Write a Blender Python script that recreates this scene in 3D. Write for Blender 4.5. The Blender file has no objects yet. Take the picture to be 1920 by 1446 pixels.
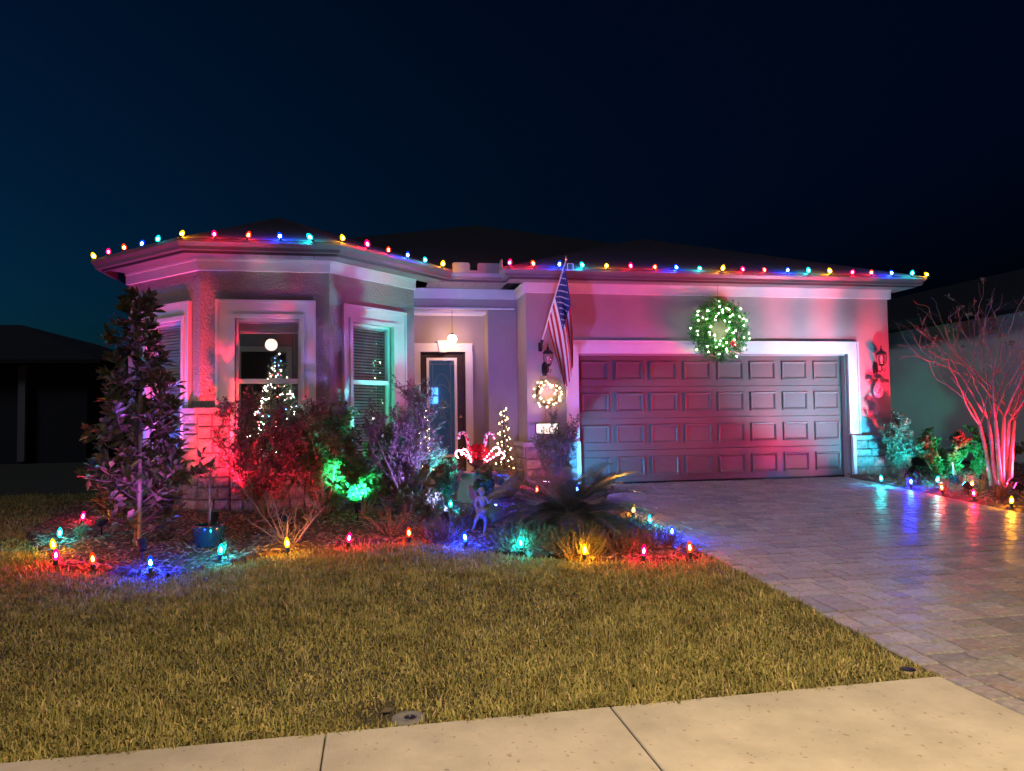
import bpy, math, random
import numpy as np
from mathutils import Vector, Matrix

random.seed(7); rng = np.random.default_rng(7)
scene = bpy.context.scene
COL = scene.collection

# ------------------------------------------------------------------ camera
F_PX, PITCH, ROLL, YAW, CAM_H = 1362.0, 0.0403, -0.0138, -0.188, 1.14
def camera_axes():
    cy, sy, cp, sp = math.cos(YAW), math.sin(YAW), math.cos(PITCH), math.sin(PITCH)
    fwd = Vector((-sy*cp, cy*cp, sp)); right = Vector((cy, sy, 0)); up = right.cross(fwd)
    cr, sr = math.cos(ROLL), math.sin(ROLL)
    return cr*right + sr*up, -sr*right + cr*up, fwd
cam_data = bpy.data.cameras.new('camera'); cam = bpy.data.objects.new('camera', cam_data); COL.objects.link(cam)
r_, u_, f_ = camera_axes()
m = Matrix((r_, u_, -f_)).transposed().to_4x4(); m.translation = Vector((0, 0, CAM_H)); cam.matrix_world = m
cam_data.sensor_fit = 'HORIZONTAL'; cam_data.sensor_width = 36.0; cam_data.lens = F_PX/1920*36
cam_data.clip_start = 0.05; cam_data.clip_end = 3000
scene.camera = cam

# ------------------------------------------------------------------ world, added night fill, exposure
SKY_STRENGTH, NIGHT_FILL = 0.40, 0.30
world = bpy.data.worlds.new('World'); scene.world = world; world.use_nodes = True
nt = world.node_tree; nt.nodes.clear()
out = nt.nodes.new('ShaderNodeOutputWorld'); bg = nt.nodes.new('ShaderNodeBackground')
sky = nt.nodes.new('ShaderNodeTexSky'); sky.sky_type = 'NISHITA'; sky.sun_disc = False
sky.sun_elevation = math.radians(-4); sky.sun_rotation = math.radians(-75); sky.altitude = 0
sky.air_density = 1.0; sky.dust_density = 0.3; sky.ozone_density = 4.0
tint = nt.nodes.new('ShaderNodeMix'); tint.data_type = 'RGBA'; tint.blend_type = 'MULTIPLY'; tint.inputs[0].default_value = 1; tint.inputs[7].default_value = (.10, 1.5, 1.10, 1)
nt.links.new(sky.outputs[0], tint.inputs[6]); nt.links.new(tint.outputs[2], bg.inputs[0]); bg.inputs[1].default_value = SKY_STRENGTH
nt.links.new(bg.outputs[0], out.inputs[0])
sun_d = bpy.data.lights.new('night_fill', 'SUN'); sun_d.energy = NIGHT_FILL; sun_d.angle = math.radians(12); sun_d.color = (0.75, 0.82, 1.0)  # cool fill lamp, added to lift the neighbour wall and driveway
sun = bpy.data.objects.new('night_fill', sun_d); COL.objects.link(sun)
sun.rotation_euler = (math.radians(52), 0, math.radians(-62))
vs = scene.view_settings; vs.view_transform = 'Standard'; vs.look = 'None'; vs.exposure = 0.4; vs.gamma = 1.0; vs.use_curve_mapping = False
scene.render.engine = 'CYCLES'
cy_ = scene.cycles
cy_.use_denoising = True; cy_.max_bounces = 6; cy_.diffuse_bounces = 3; cy_.glossy_bounces = 3; cy_.transmission_bounces = 4
cy_.transparent_max_bounces = 8; cy_.sample_clamp_indirect = 2.0; cy_.caustics_reflective = False; cy_.caustics_refractive = False
cy_.use_light_tree = True

# ------------------------------------------------------------------ helpers
def ground_z(y):
    return -0.05*(11.4 - max(3.7, min(11.4, y)))
def gz_np(y): return -0.05*(11.4 - np.clip(y, 3.7, 11.4))

def tag(o, label=None, cat=None, group=None, kind=None):
    if label: o['label'] = label
    if cat: o['category'] = cat
    if group: o['group'] = group
    if kind: o['kind'] = kind
    return o
def empty(name, loc, label=None, cat=None, group=None, rz=0.0, parent=None):
    o = bpy.data.objects.new(name, None); COL.objects.link(o); o.location = loc; o.rotation_euler = (0, 0, rz)
    o.empty_display_size = 0.05
    if parent: o.parent = parent
    return tag(o, label, cat, group)
def link(name, mesh, parent=None, loc=None, rot=None, scale=None):
    o = bpy.data.objects.new(name, mesh); COL.objects.link(o)
    if parent is not None: o.parent = parent
    if loc is not None: o.location = loc
    if rot is not None: o.rotation_euler = rot
    if scale is not None: o.scale = scale
    return o

class MB:
    """collects faces and links them as one mesh"""
    def __init__(s): s.v = []; s.f = []; s.mi = []
    def add(s, vs, fs, mi=0):
        b = len(s.v); s.v += [tuple(p) for p in vs]; s.f += [tuple(b+i for i in f) for f in fs]; s.mi += [mi]*len(fs); return s
    def box(s, x0, x1, y0, y1, z0, z1, mi=0):
        return s.add([(x, y, z) for z in (z0, z1) for y in (y0, y1) for x in (x0, x1)],
                     [(0,2,3,1),(4,5,7,6),(0,1,5,4),(2,6,7,3),(0,4,6,2),(1,3,7,5)], mi)
    def fbox(s, F, u0, u1, z0, z1, d0, d1, mi=0):
        return s.add([F.P(u, z, d) for z in (z0, z1) for d in (d1, d0) for u in (u0, u1)],
                     [(0,2,3,1),(4,5,7,6),(0,1,5,4),(2,6,7,3),(0,4,6,2),(1,3,7,5)], mi)
    def tube(s, path, rad, n=6, mi=0, cap=True):
        path = [Vector(p) for p in path]; k = len(path)
        if not hasattr(rad, '__len__'): rad = [rad]*k
        vs = []; prev = None
        for i, p in enumerate(path):
            t = (path[min(i+1, k-1)] - path[max(i-1, 0)])
            t = t.normalized() if t.length > 1e-9 else Vector((0,0,1))
            if prev is None:
                a = Vector((0,0,1)) if abs(t.z) < .9 else Vector((1,0,0)); e = t.cross(a).normalized()
            else:
                e = (prev - t*prev.dot(t)); e = e.normalized() if e.length > 1e-6 else prev
            prev = e; g = t.cross(e)
            for j in range(n):
                q = 2*math.pi*j/n; vs.append(p + (e*math.cos(q) + g*math.sin(q))*rad[i])
        fs = [(i*n+j, i*n+(j+1) % n, (i+1)*n+(j+1) % n, (i+1)*n+j) for i in range(k-1) for j in range(n)]
        if cap: fs += [tuple(range(n-1, -1, -1)), tuple((k-1)*n+j for j in range(n))]
        return s.add(vs, fs, mi)
    def lathe(s, prof, c=(0,0,0), n=16, mi=0, cap=True, sx=1, sy=1):
        vs = [(c[0]+r*sx*math.cos(2*math.pi*j/n), c[1]+r*sy*math.sin(2*math.pi*j/n), c[2]+z) for r, z in prof for j in range(n)]
        k = len(prof)
        fs = [(i*n+j, i*n+(j+1) % n, (i+1)*n+(j+1) % n, (i+1)*n+j) for i in range(k-1) for j in range(n)]
        if cap: fs += [tuple(range(n-1, -1, -1)), tuple((k-1)*n+j for j in range(n))]
        return s.add(vs, fs, mi)
    def mesh(s, name, mats, smooth=False):
        me = bpy.data.meshes.new(name); me.from_pydata(s.v, [], s.f)
        mats = mats if isinstance(mats, (list, tuple)) else [mats]
        for m_ in mats: me.materials.append(m_)
        if len(mats) > 1: me.polygons.foreach_set('material_index', s.mi)
        if smooth: me.polygons.foreach_set('use_smooth', [True]*len(me.polygons))
        me.update(); return me
    def build(s, name, mats, parent=None, smooth=False, loc=None):
        return link(name, s.mesh(name, mats, smooth), parent, loc)

class Face:
    """a vertical wall plane from A to B, seen from its outer side"""
    def __init__(s, A, B):
        s.A = Vector(A); s.B = Vector(B); s.L = (s.B-s.A).length; s.u = (s.B-s.A)/s.L; s.n = Vector((s.u.y, -s.u.x))
    def P(s, u, z, d=0.0):
        p = s.A + s.u*u + s.n*d; return (p.x, p.y, z)

def np_mesh(name, V, T, mat, smooth=False):
    me = bpy.data.meshes.new(name); n = len(T); k = T.shape[1]
    me.vertices.add(len(V)); me.vertices.foreach_set('co', np.asarray(V, dtype=np.float32).ravel())
    me.loops.add(n*k); me.loops.foreach_set('vertex_index', np.asarray(T, dtype=np.int32).ravel())
    me.polygons.add(n); me.polygons.foreach_set('loop_start', np.arange(0, n*k, k, dtype=np.int32))
    me.polygons.foreach_set('loop_total', np.full(n, k, dtype=np.int32))
    if smooth: me.polygons.foreach_set('use_smooth', np.ones(n, dtype=bool))
    me.materials.append(mat); me.update(calc_edges=True); return me
def unit(a): return a/np.maximum(np.linalg.norm(a, axis=-1, keepdims=True), 1e-9)
def leaf_arrays(P, D, L, W, fold=.25, droop=.2):
    """leaves as folded five-point blades at P along D"""
    N = len(P); D = unit(D); L = np.broadcast_to(L, (N,))[:, None]; W = np.broadcast_to(W, (N,))[:, None]
    up = np.tile([0, 0, 1.0], (N, 1)) + rng.normal(0, .55, (N, 3))
    S = unit(np.cross(D, up)); Nn = np.cross(S, D)
    mid = P + D*L*.5 - Nn*W*fold*.5
    tip = P + D*L - Nn*L*droop
    V = np.stack([P, mid + S*W*.5 + Nn*W*fold, mid, mid - S*W*.5 + Nn*W*fold, tip], 1).reshape(-1, 3)
    T = np.array([(0,1,2),(0,2,3),(2,1,4),(2,4,3)])
    T = (np.arange(N)[:, None, None]*5 + T[None]).reshape(-1, 3)
    return V, T
def leaves(name, P, D, L, W, mat, parent, fold=.25, droop=.2, stuff=True):
    V, T = leaf_arrays(np.asarray(P, float), np.asarray(D, float), L, W, fold, droop)
    o = link(name, np_mesh(name, V, T, mat), parent)
    if stuff: o['kind'] = 'stuff'
    return o

# ------------------------------------------------------------------ materials
def nodes_of(m_): return m_.node_tree.nodes, m_.node_tree.links
def mat(name, base, rough=.6, metal=0, spec=.5, var=0.0, vscale=8.0, bump=0.0, bscale=60.0, bdist=.01, island=None, objrand=None, detail=4, coat=0.0, trans=0.0, sub=None):
    m_ = bpy.data.materials.new(name); m_.use_nodes = True; N, Lk = nodes_of(m_); b = N['Principled BSDF']
    b.inputs['Roughness'].default_value = rough; b.inputs['Metallic'].default_value = metal
    b.inputs['Specular IOR Level'].default_value = spec; b.inputs['Coat Weight'].default_value = coat
    b.inputs['Base Color'].default_value = (*base, 1)
    tc = N.new('ShaderNodeTexCoord'); cur = None
    ramp_src = island or objrand
    if ramp_src:
        if island: g = N.new('ShaderNodeNewGeometry'); src = g.outputs['Random Per Island']
        else: g = N.new('ShaderNodeObjectInfo'); src = g.outputs['Random']
        cr = N.new('ShaderNodeValToRGB'); e = cr.color_ramp.elements
        while len(e) < len(ramp_src): e.new(0.5)
        for i, c in enumerate(ramp_src): e[i].position = i/(len(ramp_src)-1); e[i].color = (*c, 1)
        Lk.new(src, cr.inputs[0]); cur = cr.outputs[0]
    if var > 0:
        n = N.new('ShaderNodeTexNoise'); n.inputs['Scale'].default_value = vscale; n.inputs['Detail'].default_value = detail
        Lk.new(tc.outputs['Object'], n.inputs['Vector'])
        mr = N.new('ShaderNodeMapRange'); mr.inputs[1].default_value = .3; mr.inputs[2].default_value = .7
        mr.inputs[3].default_value = 1-var; mr.inputs[4].default_value = 1+var; Lk.new(n.outputs[0], mr.inputs[0])
        mx = N.new('ShaderNodeMix'); mx.data_type = 'RGBA'; mx.blend_type = 'MULTIPLY'; mx.inputs[0].default_value = 1
        mx.inputs[6].default_value = (*base, 1)
        if cur: Lk.new(cur, mx.inputs[6])
        Lk.new(mr.outputs[0], mx.inputs[7]); cur = mx.outputs[2]
    if cur: Lk.new(cur, b.inputs['Base Color'])
    if bump > 0:
        n = N.new('ShaderNodeTexNoise'); n.inputs['Scale'].default_value = bscale; n.inputs['Detail'].default_value = 3
        Lk.new(tc.outputs['Object'], n.inputs['Vector'])
        bp = N.new('ShaderNodeBump'); bp.inputs['Strength'].default_value = bump; bp.inputs['Distance'].default_value = bdist
        Lk.new(n.outputs[0], bp.inputs['Height']); Lk.new(bp.outputs[0], b.inputs['Normal'])
    if trans > 0:   # thin leaf: some light passes through
        t = N.new('ShaderNodeBsdfTranslucent'); t.inputs[0].default_value = (*base, 1)
        if cur: Lk.new(cur, t.inputs[0])
        ms = N.new('ShaderNodeMixShader'); ms.inputs[0].default_value = trans
        Lk.new(b.outputs[0], ms.inputs[1]); Lk.new(t.outputs[0], ms.inputs[2]); Lk.new(ms.outputs[0], N['Material Output'].inputs[0])
    return m_
def emit(name, col, strength):
    m_ = bpy.data.materials.new(name); m_.use_nodes = True; N, Lk = nodes_of(m_); b = N['Principled BSDF']
    b.inputs['Base Color'].default_value = (*[min(1, c*.6+.1) for c in col], 1); b.inputs['Roughness'].default_value = .3
    b.inputs['Emission Color'].default_value = (*col, 1); b.inputs['Emission Strength'].default_value = strength
    return m_
def glass(name, tint=(1,1,1), refl=1.0):
    m_ = bpy.data.materials.new(name); m_.use_nodes = True; N, Lk = nodes_of(m_); N.remove(N['Principled BSDF'])
    t = N.new('ShaderNodeBsdfTransparent'); t.inputs[0].default_value = (*tint, 1)
    g = N.new('ShaderNodeBsdfGlossy'); g.inputs['Roughness'].default_value = .02
    fr = N.new('ShaderNodeLayerWeight'); fr.inputs[0].default_value = .5      # Schlick reflectance of thin glass
    pw_ = N.new('ShaderNodeMath'); pw_.operation = 'POWER'; pw_.inputs[1].default_value = 5; Lk.new(fr.outputs['Facing'], pw_.inputs[0])
    mm = N.new('ShaderNodeMath'); mm.operation = 'MULTIPLY_ADD'; mm.inputs[1].default_value = .92; mm.inputs[2].default_value = .04*refl; Lk.new(pw_.outputs[0], mm.inputs[0])
    ms = N.new('ShaderNodeMixShader'); Lk.new(mm.outputs[0], ms.inputs[0]); Lk.new(t.outputs[0], ms.inputs[1]); Lk.new(g.outputs[0], ms.inputs[2])
    Lk.new(ms.outputs[0], N['Material Output'].inputs[0]); return m_

M = {}
M['stucco'] = mat('stucco', (.36,.31,.285), .85, spec=.25, var=.06, vscale=3, bump=1, bscale=34, bdist=.03)
M['stucco_smooth'] = mat('stucco_fine', (.36,.31,.285), .8, spec=.25, var=.06, vscale=3, bump=.3, bscale=55, bdist=.01)
M['trim'] = mat('painted_trim', (.74,.71,.69), .6, spec=.3, var=.04, vscale=4, bump=.12, bscale=90, bdist=.004)
M['vinyl'] = mat('white_vinyl', (.8,.79,.78), .4, var=.02)
M['soffit'] = mat('soffit_panel', (.20,.175,.17), .55, var=.05, vscale=9)
M['fascia'] = mat('fascia_paint', (.12,.10,.10), .5, var=.05)
M['gutter'] = mat('gutter_metal', (.15,.13,.13), .38, var=.05, vscale=6)
M['roof'] = mat('roof_shingle', (.022,.019,.02), .9, var=.3, vscale=6, bump=.6, bscale=25, bdist=.02)
M['garage'] = mat('garage_door_paint', (.155,.11,.10), .42, spec=.4, var=.04, vscale=5, bump=.15, bscale=70, bdist=.003)
M['jamb'] = mat('jamb_paint', (.40,.35,.33), .55, var=.04)
M['stone'] = mat('ledge_stone', (.3,.27,.25), .85, spec=.3, var=.28, vscale=14, bump=.9, bscale=22, bdist=.03, objrand=[(.20,.17,.15),(.34,.30,.27),(.27,.25,.24),(.38,.33,.28)])
M['mortar'] = mat('mortar', (.13,.12,.11), .95, var=.15, vscale=20)
M['cap'] = mat('cap_stone', (.36,.33,.31), .8, var=.15, vscale=10, bump=.5, bscale=30, bdist=.01)
M['door'] = mat('dark_door_wood', (.045,.028,.022), .4, var=.2, vscale=12)
M['room'] = mat('room_paint', (.36,.33,.36), .9, var=.03)
M['room_dark'] = mat('room_floor', (.12,.09,.075), .5)
M['blind'] = mat('blind_slat', (.62,.58,.56), .5)
M['pane'] = glass('window_pane', (.93,.95,.96), 1.0)
M['door_pane'] = glass('door_pane', (.82,.92,1), 1.3)
M['came'] = mat('lead_came', (.45,.47,.5), .3, metal=.8)
M['black'] = mat('black_iron', (.02,.02,.022), .4, metal=.5)
M['wire'] = mat('green_wire', (.02,.035,.02), .5)
M['concrete'] = mat('sidewalk_concrete', (.50,.465,.40), .85, spec=.3, var=.07, vscale=2.2, bump=.25, bscale=120, bdist=.004)
M['sand'] = mat('joint_sand', (.06,.055,.05), .95, var=.2, vscale=40)
PAV = [(.17,.165,.185),(.31,.29,.285),(.23,.23,.255),(.38,.355,.345),(.29,.245,.225),(.19,.195,.215),(.35,.34,.35),(.26,.25,.265)]
M['paver'] = mat('paver', (.3,.27,.25), .36, spec=.55, var=.3, vscale=22, bump=.5, bscale=30, bdist=.012, objrand=PAV)
M['paver_far'] = mat('paver_far', (.3,.27,.25), .36, spec=.55, var=.3, vscale=22, bump=.5, bscale=30, bdist=.012, island=PAV)
M['soil'] = mat('lawn_soil', (.055,.048,.028), .95, var=.35, vscale=5)
M['mulch'] = mat('mulch', (.11,.075,.06), .95, var=.4, vscale=30, bump=1, bscale=50, bdist=.03)
M['chip'] = mat('bark_chip', (.1,.06,.04), .85, island=[(.08,.05,.04),(.2,.13,.10),(.32,.23,.18),(.12,.08,.065)])
GRASS = [(.17,.19,.05),(.34,.32,.095),(.52,.42,.18),(.22,.24,.065),(.66,.52,.25),(.28,.29,.08),(.43,.36,.145)]
M['grass'] = mat('grass_blade', (.13,.12,.04), .65, spec=.25, var=.32, vscale=4.5, detail=8, island=GRASS, trans=.25)
M['bark'] = mat('bark', (.16,.11,.085), .85, var=.3, vscale=30, bump=.5, bscale=40)
M['myrtle'] = mat('smooth_bark', (.34,.26,.22), .65, var=.2, vscale=18)
M['twig'] = mat('twig_bark', (.22,.14,.10), .8, var=.2, vscale=30)
M['wood'] = mat('stake_wood', (.33,.24,.15), .8, var=.2, vscale=20)
M['magnolia'] = mat('magnolia_leaf', (.05,.07,.025), .3, spec=.55, island=[(.05,.08,.03),(.10,.13,.05),(.22,.14,.075),(.075,.10,.04),(.17,.12,.065)], trans=.12)
M['loro'] = mat('purple_leaf', (.10,.05,.06), .55, island=[(.12,.07,.075),(.24,.13,.14),(.17,.11,.09),(.27,.17,.15)], trans=.25)
M['leaf'] = mat('green_leaf', (.06,.10,.03), .45, island=[(.06,.10,.035),(.12,.18,.06),(.09,.14,.05),(.17,.19,.08)], trans=.25)
M['leaf_pale'] = mat('pale_leaf', (.14,.17,.10), .5, island=[(.09,.12,.06),(.17,.2,.12),(.13,.15,.09)], trans=.3)
M['juniper'] = mat('juniper', (.06,.09,.04), .6, island=[(.04,.07,.03),(.085,.12,.05),(.11,.10,.05),(.06,.09,.045)], trans=.2)
M['sago'] = mat('sago_leaf', (.03,.045,.02), .35, spec=.6, island=[(.035,.06,.028),(.06,.09,.04),(.08,.085,.04)], trans=.08)
M['liriope'] = mat('liriope_blade', (.16,.13,.06), .55, island=[(.10,.11,.05),(.22,.16,.08),(.15,.12,.06),(.26,.19,.10)], trans=.3)
M['fir'] = mat('fir_needle', (.05,.17,.05), .5, island=[(.02,.13,.025),(.05,.28,.06),(.035,.20,.04)], trans=.2)
M['fir_frost'] = mat('frosted_needle', (.10,.13,.09), .5, island=[(.09,.15,.07),(.28,.31,.24),(.16,.2,.12)], trans=.2)
M['redleaf'] = mat('red_petal', (.55,.02,.04), .5, island=[(.6,.015,.05),(.8,.04,.08),(.7,.025,.09)], trans=.3)
M['berry'] = mat('red_berry', (.5,.03,.04), .35)
M['cone'] = mat('pine_cone', (.22,.11,.05), .7, var=.3, vscale=30)
M['glaze'] = mat('teal_glaze', (.008,.045,.06), .12, spec=.6, var=.15, vscale=6, coat=.6)
M['clay'] = mat('planter_green', (.14,.19,.10), .5, var=.1)
M['urn'] = mat('urn_bronze', (.05,.055,.055), .3, metal=.4, var=.2, vscale=15)
M['pedestal'] = mat('pedestal_stone', (.28,.28,.27), .55, var=.08, vscale=6, bump=.1)
M['white'] = mat('candy_white', (.8,.78,.76), .35)
M['red'] = mat('candy_red', (.6,.02,.035), .35)
M['statue'] = mat('resin_statue', (.22,.22,.21), .45, var=.15, vscale=30)
M['wing'] = mat('wing_resin', (.16,.12,.085), .4, var=.25, vscale=25)
M['flag_red'] = mat('flag_red', (.62,.018,.03), .8, trans=.2)
M['flag_white'] = mat('flag_white', (.84,.82,.80), .8, trans=.2)
M['flag_blue'] = mat('flag_blue', (.018,.03,.16), .8, trans=.15)
M['brass'] = mat('pole_finial', (.6,.5,.3), .3, metal=.9)
M['lantern_glass'] = glass('lantern_glass', (.95,.95,.95), 1.0)
M['nbr_wall'] = mat('neighbour_stucco', (.55,.54,.53), .9, var=.05, vscale=2, bump=.3, bscale=40)
M['nbr_roof'] = mat('neighbour_roof', (.014,.013,.015), .9, var=.2)
M['plastic'] = mat('grey_plastic', (.17,.17,.165), .7, var=.12, vscale=15)
M['curb'] = mat('street_asphalt', (.05,.05,.05), .9, var=.2, vscale=20)
M['dirt'] = mat('bare_sand', (.30,.24,.14), .95, var=.2, vscale=20)

C = {'P': (1,.02,.13), 'R': (1,.075,.02), 'B': (.02,.09,1), 'C': (.02,.72,.74), 'Y': (1,.60,.03)}
STAKE_L, ROOF_L = 3000, 3600
BN = {'P':'crimson','R':'red','B':'blue','C':'cyan','Y':'yellow'}
def shell(name, col, strength):
    m_ = bpy.data.materials.new(name); m_.use_nodes = True; N, Lk = nodes_of(m_); N.remove(N['Principled BSDF'])
    t = N.new('ShaderNodeBsdfTransparent'); e = N.new('ShaderNodeEmission'); e.inputs[0].default_value = (*col, 1); e.inputs[1].default_value = strength
    t.inputs[0].default_value = (*[min(1, c_*.7+.3) for c_ in col], 1)
    ms = N.new('ShaderNodeMixShader'); ms.inputs[0].default_value = .55
    Lk.new(t.outputs[0], ms.inputs[1]); Lk.new(e.outputs[0], ms.inputs[2]); Lk.new(ms.outputs[0], N['Material Output'].inputs[0]); return m_
SAT = {'P': (1,.0,.10), 'R': (1,.035,.0), 'B': (.0,.045,1), 'C': (.0,.62,.66), 'Y': (1,.48,.0)}
for k, c in C.items():
    w_k = {'P': .55, 'R': .5, 'B': 2.4, 'C': .9, 'Y': .6}[k]
    M['stake_'+k] = emit('stake_core_'+BN[k], c, STAKE_L*w_k); M['roof_'+k] = emit('roof_core_'+BN[k], c, ROOF_L*w_k)
    M['shell_'+k] = shell('bulb_shell_'+BN[k], SAT[k], 3.2)
M['warm'] = emit('warm_fairy_bulb', (1,.62,.30), 70)
M['warm_soft'] = emit('warm_fairy_bulb_dim', (1,.62,.30), 22)
M['wreath_bulb'] = emit('wreath_bulb', (.72,1,.50), 120)
M['tree_white'] = emit('tree_bulb_white', (1,.74,.62), 55)
M['tree_red'] = emit('tree_bulb_red', (1,.10,.08), 25)
M['tree_green'] = emit('tree_bulb_green', (.05,.7,.25), 20)
M['tree_blue'] = emit('tree_bulb_blue', (.05,.25,1), 30)
M['globe'] = emit('pendant_globe', (1,.56,.36), 58)
M['topper'] = emit('topper_globe', (1,.60,.50), 1.6)
M['plaque_face'] = emit('plaque_face', (1,.86,.74), 1.1)
M['cane_glow'] = emit('cane_bulb', (1,.09,.16), 110)

# ------------------------------------------------------------------ ground
def strip_sheet(name, x0, x1, ys, lift, material, kind='structure', parent=None):
    mb = MB(); vs = []
    for y in ys: vs += [(x0, y, ground_z(y)+lift), (x1, y, ground_z(y)+lift)]
    mb.add(vs, [(2*i, 2*i+1, 2*i+3, 2*i+2) for i in range(len(ys)-1)])
    o = mb.build(name, material, parent)
    if kind: o['kind'] = kind
    return o
strip_sheet('ground', -400, 400, [-400, 3.7, 11.4, 900], -.07, M['soil'])
strip_sheet('lawn', -30, 3.2, [3.72, 11.4, 40], -.02, M['soil'])
strip_sheet('side_yard', 8.0, 30, [3.72, 11.4, 40], -.025, M['soil'])

# sidewalk: separate slabs with open joints
sw = strip_sheet('sidewalk', -12.0, 3.16, [2.1, 3.69], -.06, M['sand'])
def bevel_slab(x0, x1, y0, y1, z0, z1, c):
    mb = MB()
    mb.add([(x0,y0,z0),(x1,y0,z0),(x1,y1,z0),(x0,y1,z0),(x0,y0,z1-c),(x1,y0,z1-c),(x1,y1,z1-c),(x0,y1,z1-c),
            (x0+c,y0+c,z1),(x1-c,y0+c,z1),(x1-c,y1-c,z1),(x0+c,y1-c,z1)],
           [(0,1,5,4),(1,2,6,5),(2,3,7,6),(3,0,4,7),(4,5,9,8),(5,6,10,9),(6,7,11,10),(7,4,8,11),(8,9,10,11)])
    return mb
sw_mat = M['concrete']
N_, L_ = nodes_of(sw_mat)     # small brown pits and stains in the concrete
vor = N_.new('ShaderNodeTexVoronoi'); vor.inputs['Scale'].default_value = 24; vor.inputs['Randomness'].default_value = 1
tc_ = N_.new('ShaderNodeTexCoord'); geo_ = N_.new('ShaderNodeNewGeometry')
dn = N_.new('ShaderNodeTexNoise'); dn.inputs['Scale'].default_value = 30; L_.new(geo_.outputs['Position'], dn.inputs['Vector'])
mxv = N_.new('ShaderNodeMix'); mxv.data_type = 'RGBA'; mxv.inputs[0].default_value = .06
L_.new(geo_.outputs['Position'], mxv.inputs[6]); L_.new(dn.outputs['Color'], mxv.inputs[7]); L_.new(mxv.outputs[2], vor.inputs['Vector'])
lt = N_.new('ShaderNodeMapRange'); lt.inputs[1].default_value = .10; lt.inputs[2].default_value = .24; lt.inputs[3].default_value = .62; lt.inputs[4].default_value = 0
L_.new(vor.outputs['Distance'], lt.inputs[0])
gt = N_.new('ShaderNodeMath'); gt.operation = 'GREATER_THAN'; gt.inputs[1].default_value = .55
sepc = N_.new('ShaderNodeSeparateColor'); L_.new(vor.outputs['Color'], sepc.inputs[0]); L_.new(sepc.outputs[0], gt.inputs[0])
ml = N_.new('ShaderNodeMath'); ml.operation = 'MULTIPLY'; L_.new(lt.outputs[0], ml.inputs[0]); L_.new(gt.outputs[0], ml.inputs[1])
pm = N_.new('ShaderNodeMix'); pm.data_type = 'RGBA'; pm.inputs[7].default_value = (.20,.15,.09,1)
old = N_['Principled BSDF'].inputs['Base Color'].links[0].from_socket
L_.new(ml.outputs[0], pm.inputs[0]); L_.new(old, pm.inputs[6]); L_.new(pm.outputs[2], N_['Principled BSDF'].inputs['Base Color'])
wv = N_.new('ShaderNodeTexNoise'); wv.inputs['Scale'].default_value = 1; wv.inputs['Detail'].default_value = 3       # broom strokes across the walk
mp_ = N_.new('ShaderNodeMapping'); mp_.inputs['Scale'].default_value = (260, 9, 1); L_.new(geo_.outputs['Position'], mp_.inputs['Vector']); L_.new(mp_.outputs[0], wv.inputs['Vector'])
bb = N_.new('ShaderNodeBump'); bb.inputs['Strength'].default_value = .55; bb.inputs['Distance'].default_value = .004; L_.new(wv.outputs[0], bb.inputs['Height'])
L_.new(N_['Principled BSDF'].inputs['Normal'].links[0].from_socket, bb.inputs['Normal']); L_.new(bb.outputs[0], N_['Principled BSDF'].inputs['Normal'])
st_ = N_.new('ShaderNodeTexNoise'); st_.inputs['Scale'].default_value = 2.6; st_.inputs['Detail'].default_value = 7; st_.inputs['Roughness'].default_value = .65; L_.new(geo_.outputs['Position'], st_.inputs['Vector'])
sr_ = N_.new('ShaderNodeMapRange'); sr_.inputs[1].default_value = .35; sr_.inputs[2].default_value = .7; sr_.inputs[3].default_value = .80; sr_.inputs[4].default_value = 1.08; L_.new(st_.outputs[0], sr_.inputs[0])
sm_ = N_.new('ShaderNodeMix'); sm_.data_type = 'RGBA'; sm_.blend_type = 'MULTIPLY'; sm_.inputs[0].default_value = 1; L_.new(pm.outputs[2], sm_.inputs[6]); L_.new(sr_.outputs[0], sm_.inputs[7])
L_.new(sm_.outputs[2], N_['Principled BSDF'].inputs['Base Color'])
zs = ground_z(3.7)
xs = [-12.0, -10.3, -8.86, -7.42, -5.98, -4.55, -3.11, -1.68, -.24, 1.20, 3.165]
for a, b in zip(xs[:-1], xs[1:]):
    bevel_slab(a+.004, b-.004, 2.1, 3.69, zs-.1, zs+.0, .005).build('slab', sw_mat, sw)
tag(MB().box(-40, 40, -8, 1.0, zs-.22, zs-.14).build('street', M['curb']), kind='structure')
kb = MB().box(-40, 3.1, 1.0, 1.18, zs-.22, zs-.005); tag(kb.build('curb', M['concrete']), kind='structure')

# driveway: pavers in mixed courses
drive = strip_sheet('driveway', 3.17, 8.0, [1.0, 3.7, 11.36], -.055, M['sand'])
paver_meshes = {}
def paver_mesh(w, d):
    k = (round(w,3), round(d,3))
    if k not in paver_meshes:
        paver_meshes[k] = bevel_slab(-w/2+.0045, w/2-.0045, -d/2+.0045, d/2-.0045, -.06, 0, .008).mesh('paver', M['paver'])
    return paver_meshes[k]
pv = []
y = 1.0; r = 0
while y < 11.33:
    d = [.13,.195,.13,.195,.195][r % 5]
    if y + d > 11.33: d = 11.33-y
    yy = y
    # border course on either side, laid across
    x = 3.175 + .15; 
    pv.append((3.25, y+d/2, .15, d)); pv.append((7.92, y+d/2, .15, d))
    x = 3.325
    while x < 7.845 - 1e-6:
        w = random.choice([.13,.195,.195,.26,.26]); w = min(w, 7.845-x)
        if 7.845-(x+w) < .08: w = 7.845-x
        pv.append((x+w/2, y+d/2, w, d)); x += w
    y += d; r += 1
def in_view(x, y): return y > 3.0 and x < 3.35 + (y-3.2)*1.05
vis = sorted([p for p in pv if in_view(p[0], p[1])], key=lambda p: p[0]**2+p[1]**2)
near = set(vis[:300]); far = MB()
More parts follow.
